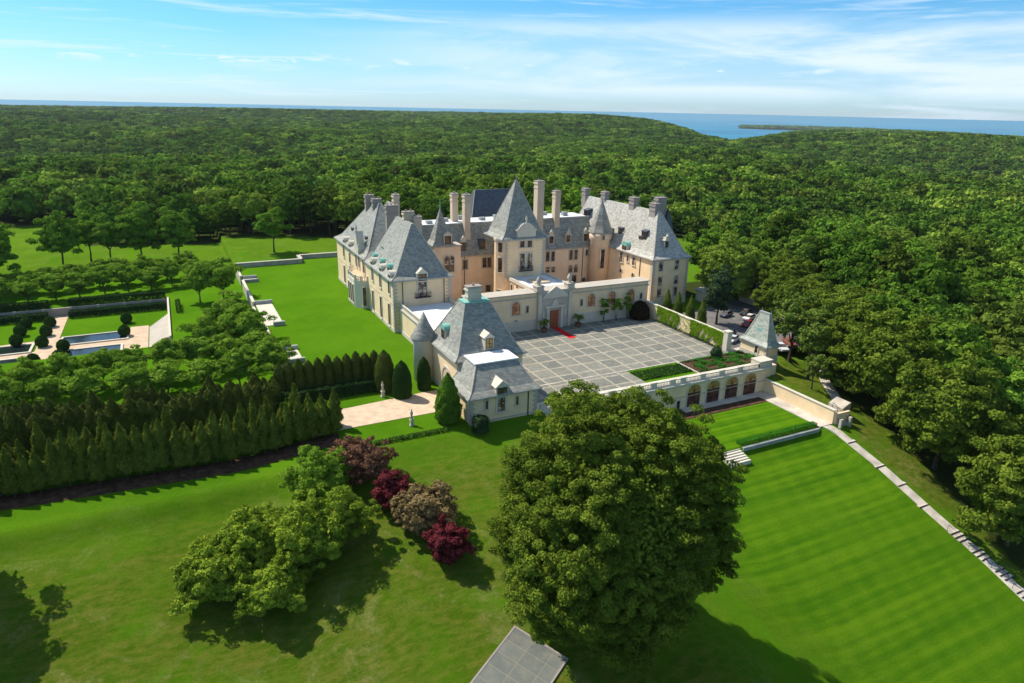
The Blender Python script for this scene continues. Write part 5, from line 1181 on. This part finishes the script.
def lindens(rows, lab, grp):
    for (x0, y0, x1, y1, n) in rows:
        for k in range(n):
            f = k/max(1, n-1); x, y = x0+(x1-x0)*f+r.normal(0, .4), y0+(y1-y0)*f+r.normal(0, .5)
            plant('linden_tree', x, y, lt[int(r.integers(0, 4))], LT[k % 3], lab, 'tree', grp, s=r.uniform(.85, 1.1), rz=r.uniform(0, 6), sz=r.uniform(.72, .92))
lindens([(-49, 213.5, 4, 224.0, 10), (-46, 226, 3.0, 233.0, 9)], 'small leafy tree in the double row beyond the sunken garden', 'garden trees beyond the sunken garden')
lindens([(-44, 141.0, 13.0, 145.2, 11), (-42, 131.5, 14, 134.0, 10)], 'small bright green tree in the double row between the sunken garden and the evergreens', 'garden trees before the sunken garden')
for k, (x, y) in enumerate(((3.5, 153.8), (9.5, 155.2), (6.5, 161), (12.0, 163), (12.8, 153), (10.5, 169.5))): plant('linden_tree', x, y, lt[k % 4], LT[k % 3], 'bright green tree in the cluster below the stepped landing', 'tree', 'garden trees below the landing', s=.95+.05*(k % 3), rz=k)
plant('linden_tree', 10.4, 198.6, lt[1], LT[0], 'single green tree on bright grass left of the terrace wall', 'tree', s=1.3); plant('linden_tree', 4.4, 200.5, lt[2], LT[1], 'small green tree just left of the single tree by the terrace wall', 'tree', s=1.1)
LWN = [('dark broad lawn tree, leftmost of the row of large trees', -32.5, 254, 1.35, 0), ('large lawn tree, second from the left of the row', -19.7, 262, 1.2, 1), ('tall triangular lawn tree in the middle of the row', -10.4, 260, 1.35, 2), ('tall rounded lawn tree, rightmost of the row of four', 1.0, 258, 1.3, 3),
       ('lone dark lawn tree in front of the woodland edge', 31.3, 251, 1.15, 4), ('big dark tree at the left edge of the view', -47.0, 236, 1.5, 5), ('green tree behind the leftmost lawn tree', -26, 268, 1.2, 6)]
for lab, x, y, s, k in LWN:
    plant('lawn_tree', x, y, crown_mesh('lawn_crown', 120+k, 5.6, [6.2, 5.6, 7.4, 6.6, 5.2, 6.8, 6][k], 70, 1.3, 11000, .30, M['lawntree'], zc=9.6, zmin=-.75, lob=.3, core=.7, fill=.3, bumps=12), FT[k], lab, 'tree', s=s*.88, rz=k)
# sunken garden
GZL = -4.5
sheet('garden_paving', [(-31.5, 166.8), (-4.0, 167.4), (-4.0, 171), (-8.5, 171), (-8.5, 190.0), (-12.6, 190.0), (-12.6, 187.8), (-60, 184), (-60, 181.6), (-30.5, 184.6), (-30.5, 178), (-60, 175.6), (-60, 166.5)], GZL+.06, M['terra'], .2)
sheet('garden_path', [(-31.5, 170), (-27.5, 170), (-27.5, 207.8), (-31.5, 207.8)], GZL+.10, M['terra'], .2)
for k, (x0, x1, y0, y1, lab) in enumerate(((-26.6, -13.2, 180.2, 186.2, 'long dark reflecting pool on the right side of the sunken garden'), (-46, -32.6, 177.8, 183.6, 'dark reflecting pool on the left side of the sunken garden'), (-26, -14.2, 170.0, 175.6, 'bright reflecting pool at the near side of the sunken garden'), (-38.5, -31.5, 169.5, 173.6, 'small pale edged pool near the left edge of the sunken garden'))):
    o = empty('garden_pool', ((x0+x1)/2, (y0+y1)/2, GZL), 0, lab, 'pool'); hx, hy = (x1-x0)/2, (y1-y0)/2; c = MB()
    c.box(-hx-.5, hx+.5, -hy-.5, -hy, -.2, .35).box(-hx-.5, hx+.5, hy, hy+.5, -.2, .35).box(-hx-.5, -hx, -hy, hy, -.2, .35).box(hx, hx+.5, -hy, hy, -.2, .35); c.build('pool_edge', M['stone_light'], o)
    MB().box(-hx, hx, -hy, hy, -.1, .2).build('water', M['pool'], o)
# white steps at the right end of the garden
o = empty('garden_steps', (0, 0, 0), 0, 'broad pale stone steps climbing out of the sunken garden at its right end', 'steps'); mb = MB()
for k in range(9): mb.box(-8.3+k*.5, -8.3+(k+1)*.5, 171.2+k*.1, 188.6+k*.45, -6, GZL+.12+k*.22)
mb.build('stair', M['stone'], o); MB().box(-3.8, -3.35, 170.5, 207.8, -6, -1.9).build('side_wall', M['stone_light'], o)
gwl = empty('garden_wall', (0, 0, 0), 0, 'pale stone wall sunk between dark hedges at the far side of the sunken garden', 'wall')
MB().box(-60, -3.9, 207.2, 207.8, -5, -2.3).build('wall', M['chim_grey'], gwl); b = MB()
for k in range(9): b.box(-58+k*6.2, -57.4+k*6.2, 206.9, 207.2, -5, -2.1)
b.build('pilaster', M['stone'], gwl)
tag(link('garden_hedge', box_leaves('garden_hedge', 37, [(-60, -31.8, 208.1, 210.4, -2.6, -.5), (-27.2, -4.2, 208.1, 210.4, -2.6, -.5)], 36, .18, M['yew'])), 'tall dark clipped hedge behind the sunken garden wall', 'hedge')
tag(link('inner_hedge', box_leaves('inner_hedge', 38, [(-60, -32.0, 203.8, 206.6, -4.5, -2.75), (-27.0, -4.4, 203.8, 206.6, -4.5, -2.75)], 36, .18, M['yew'])), 'lower dark hedge at the foot of the sunken garden wall', 'hedge')
ball = column_mesh('ball_crown', 130, [(.05, 0), (.9, .15), (1.3, .8), (1.35, 1.4), (1.05, 2.2), (.5, 2.65), (.05, 2.75)], 1700, .15, M['box'], .03)
for k, (px_, py_) in enumerate(((127, 323), (125, 336), (27, 328), (21, 336), (17, 346), (51, 327), (47, 336), (43, 347), (64, 351), (60, 362), (34, 366))):
    c = at(px_, py_, GZL); plant('ball_topiary', c[0], c[1], ball, None, 'dark green clipped ball in the sunken garden', 'topiary', 'clipped balls of the sunken garden', z=GZL+.05, s=1.0, rz=k)
pl = empty('column_shrub', (-1.2, 199, gz(-1.2, 199)), 0, 'narrow clipped hedge column on the grass beside the garden steps', 'hedge'); link('foliage', box_leaves('column_shrub', 39, [(-.5, .5, -7, 2, 0, 1.5)], 36, .14, M['yew']), pl)

# ------------------------------------------------------------------ the air
hz = MB().box(-11500, 12500, -400, 12500, SEA_Z-3, 95).build('haze', None); tag(hz, kind='stuff')
hm = bpy.data.materials.new('haze'); hm.use_nodes = True; ht = hm.node_tree; ht.nodes.clear()
ho = ht.nodes.new('ShaderNodeOutputMaterial'); hv = ht.nodes.new('ShaderNodeVolumePrincipled'); hv.inputs['Density'].default_value = 3e-5
hv.inputs['Color'].default_value = (0.80, 0.90, 1.0, 1); hv.inputs['Anisotropy'].default_value = 0.1
ht.links.new(hv.outputs[0], ho.inputs['Volume']); hz.data.materials.append(hm)
hm.cycles.homogeneous_volume = True if hasattr(hm.cycles, 'homogeneous_volume') else True
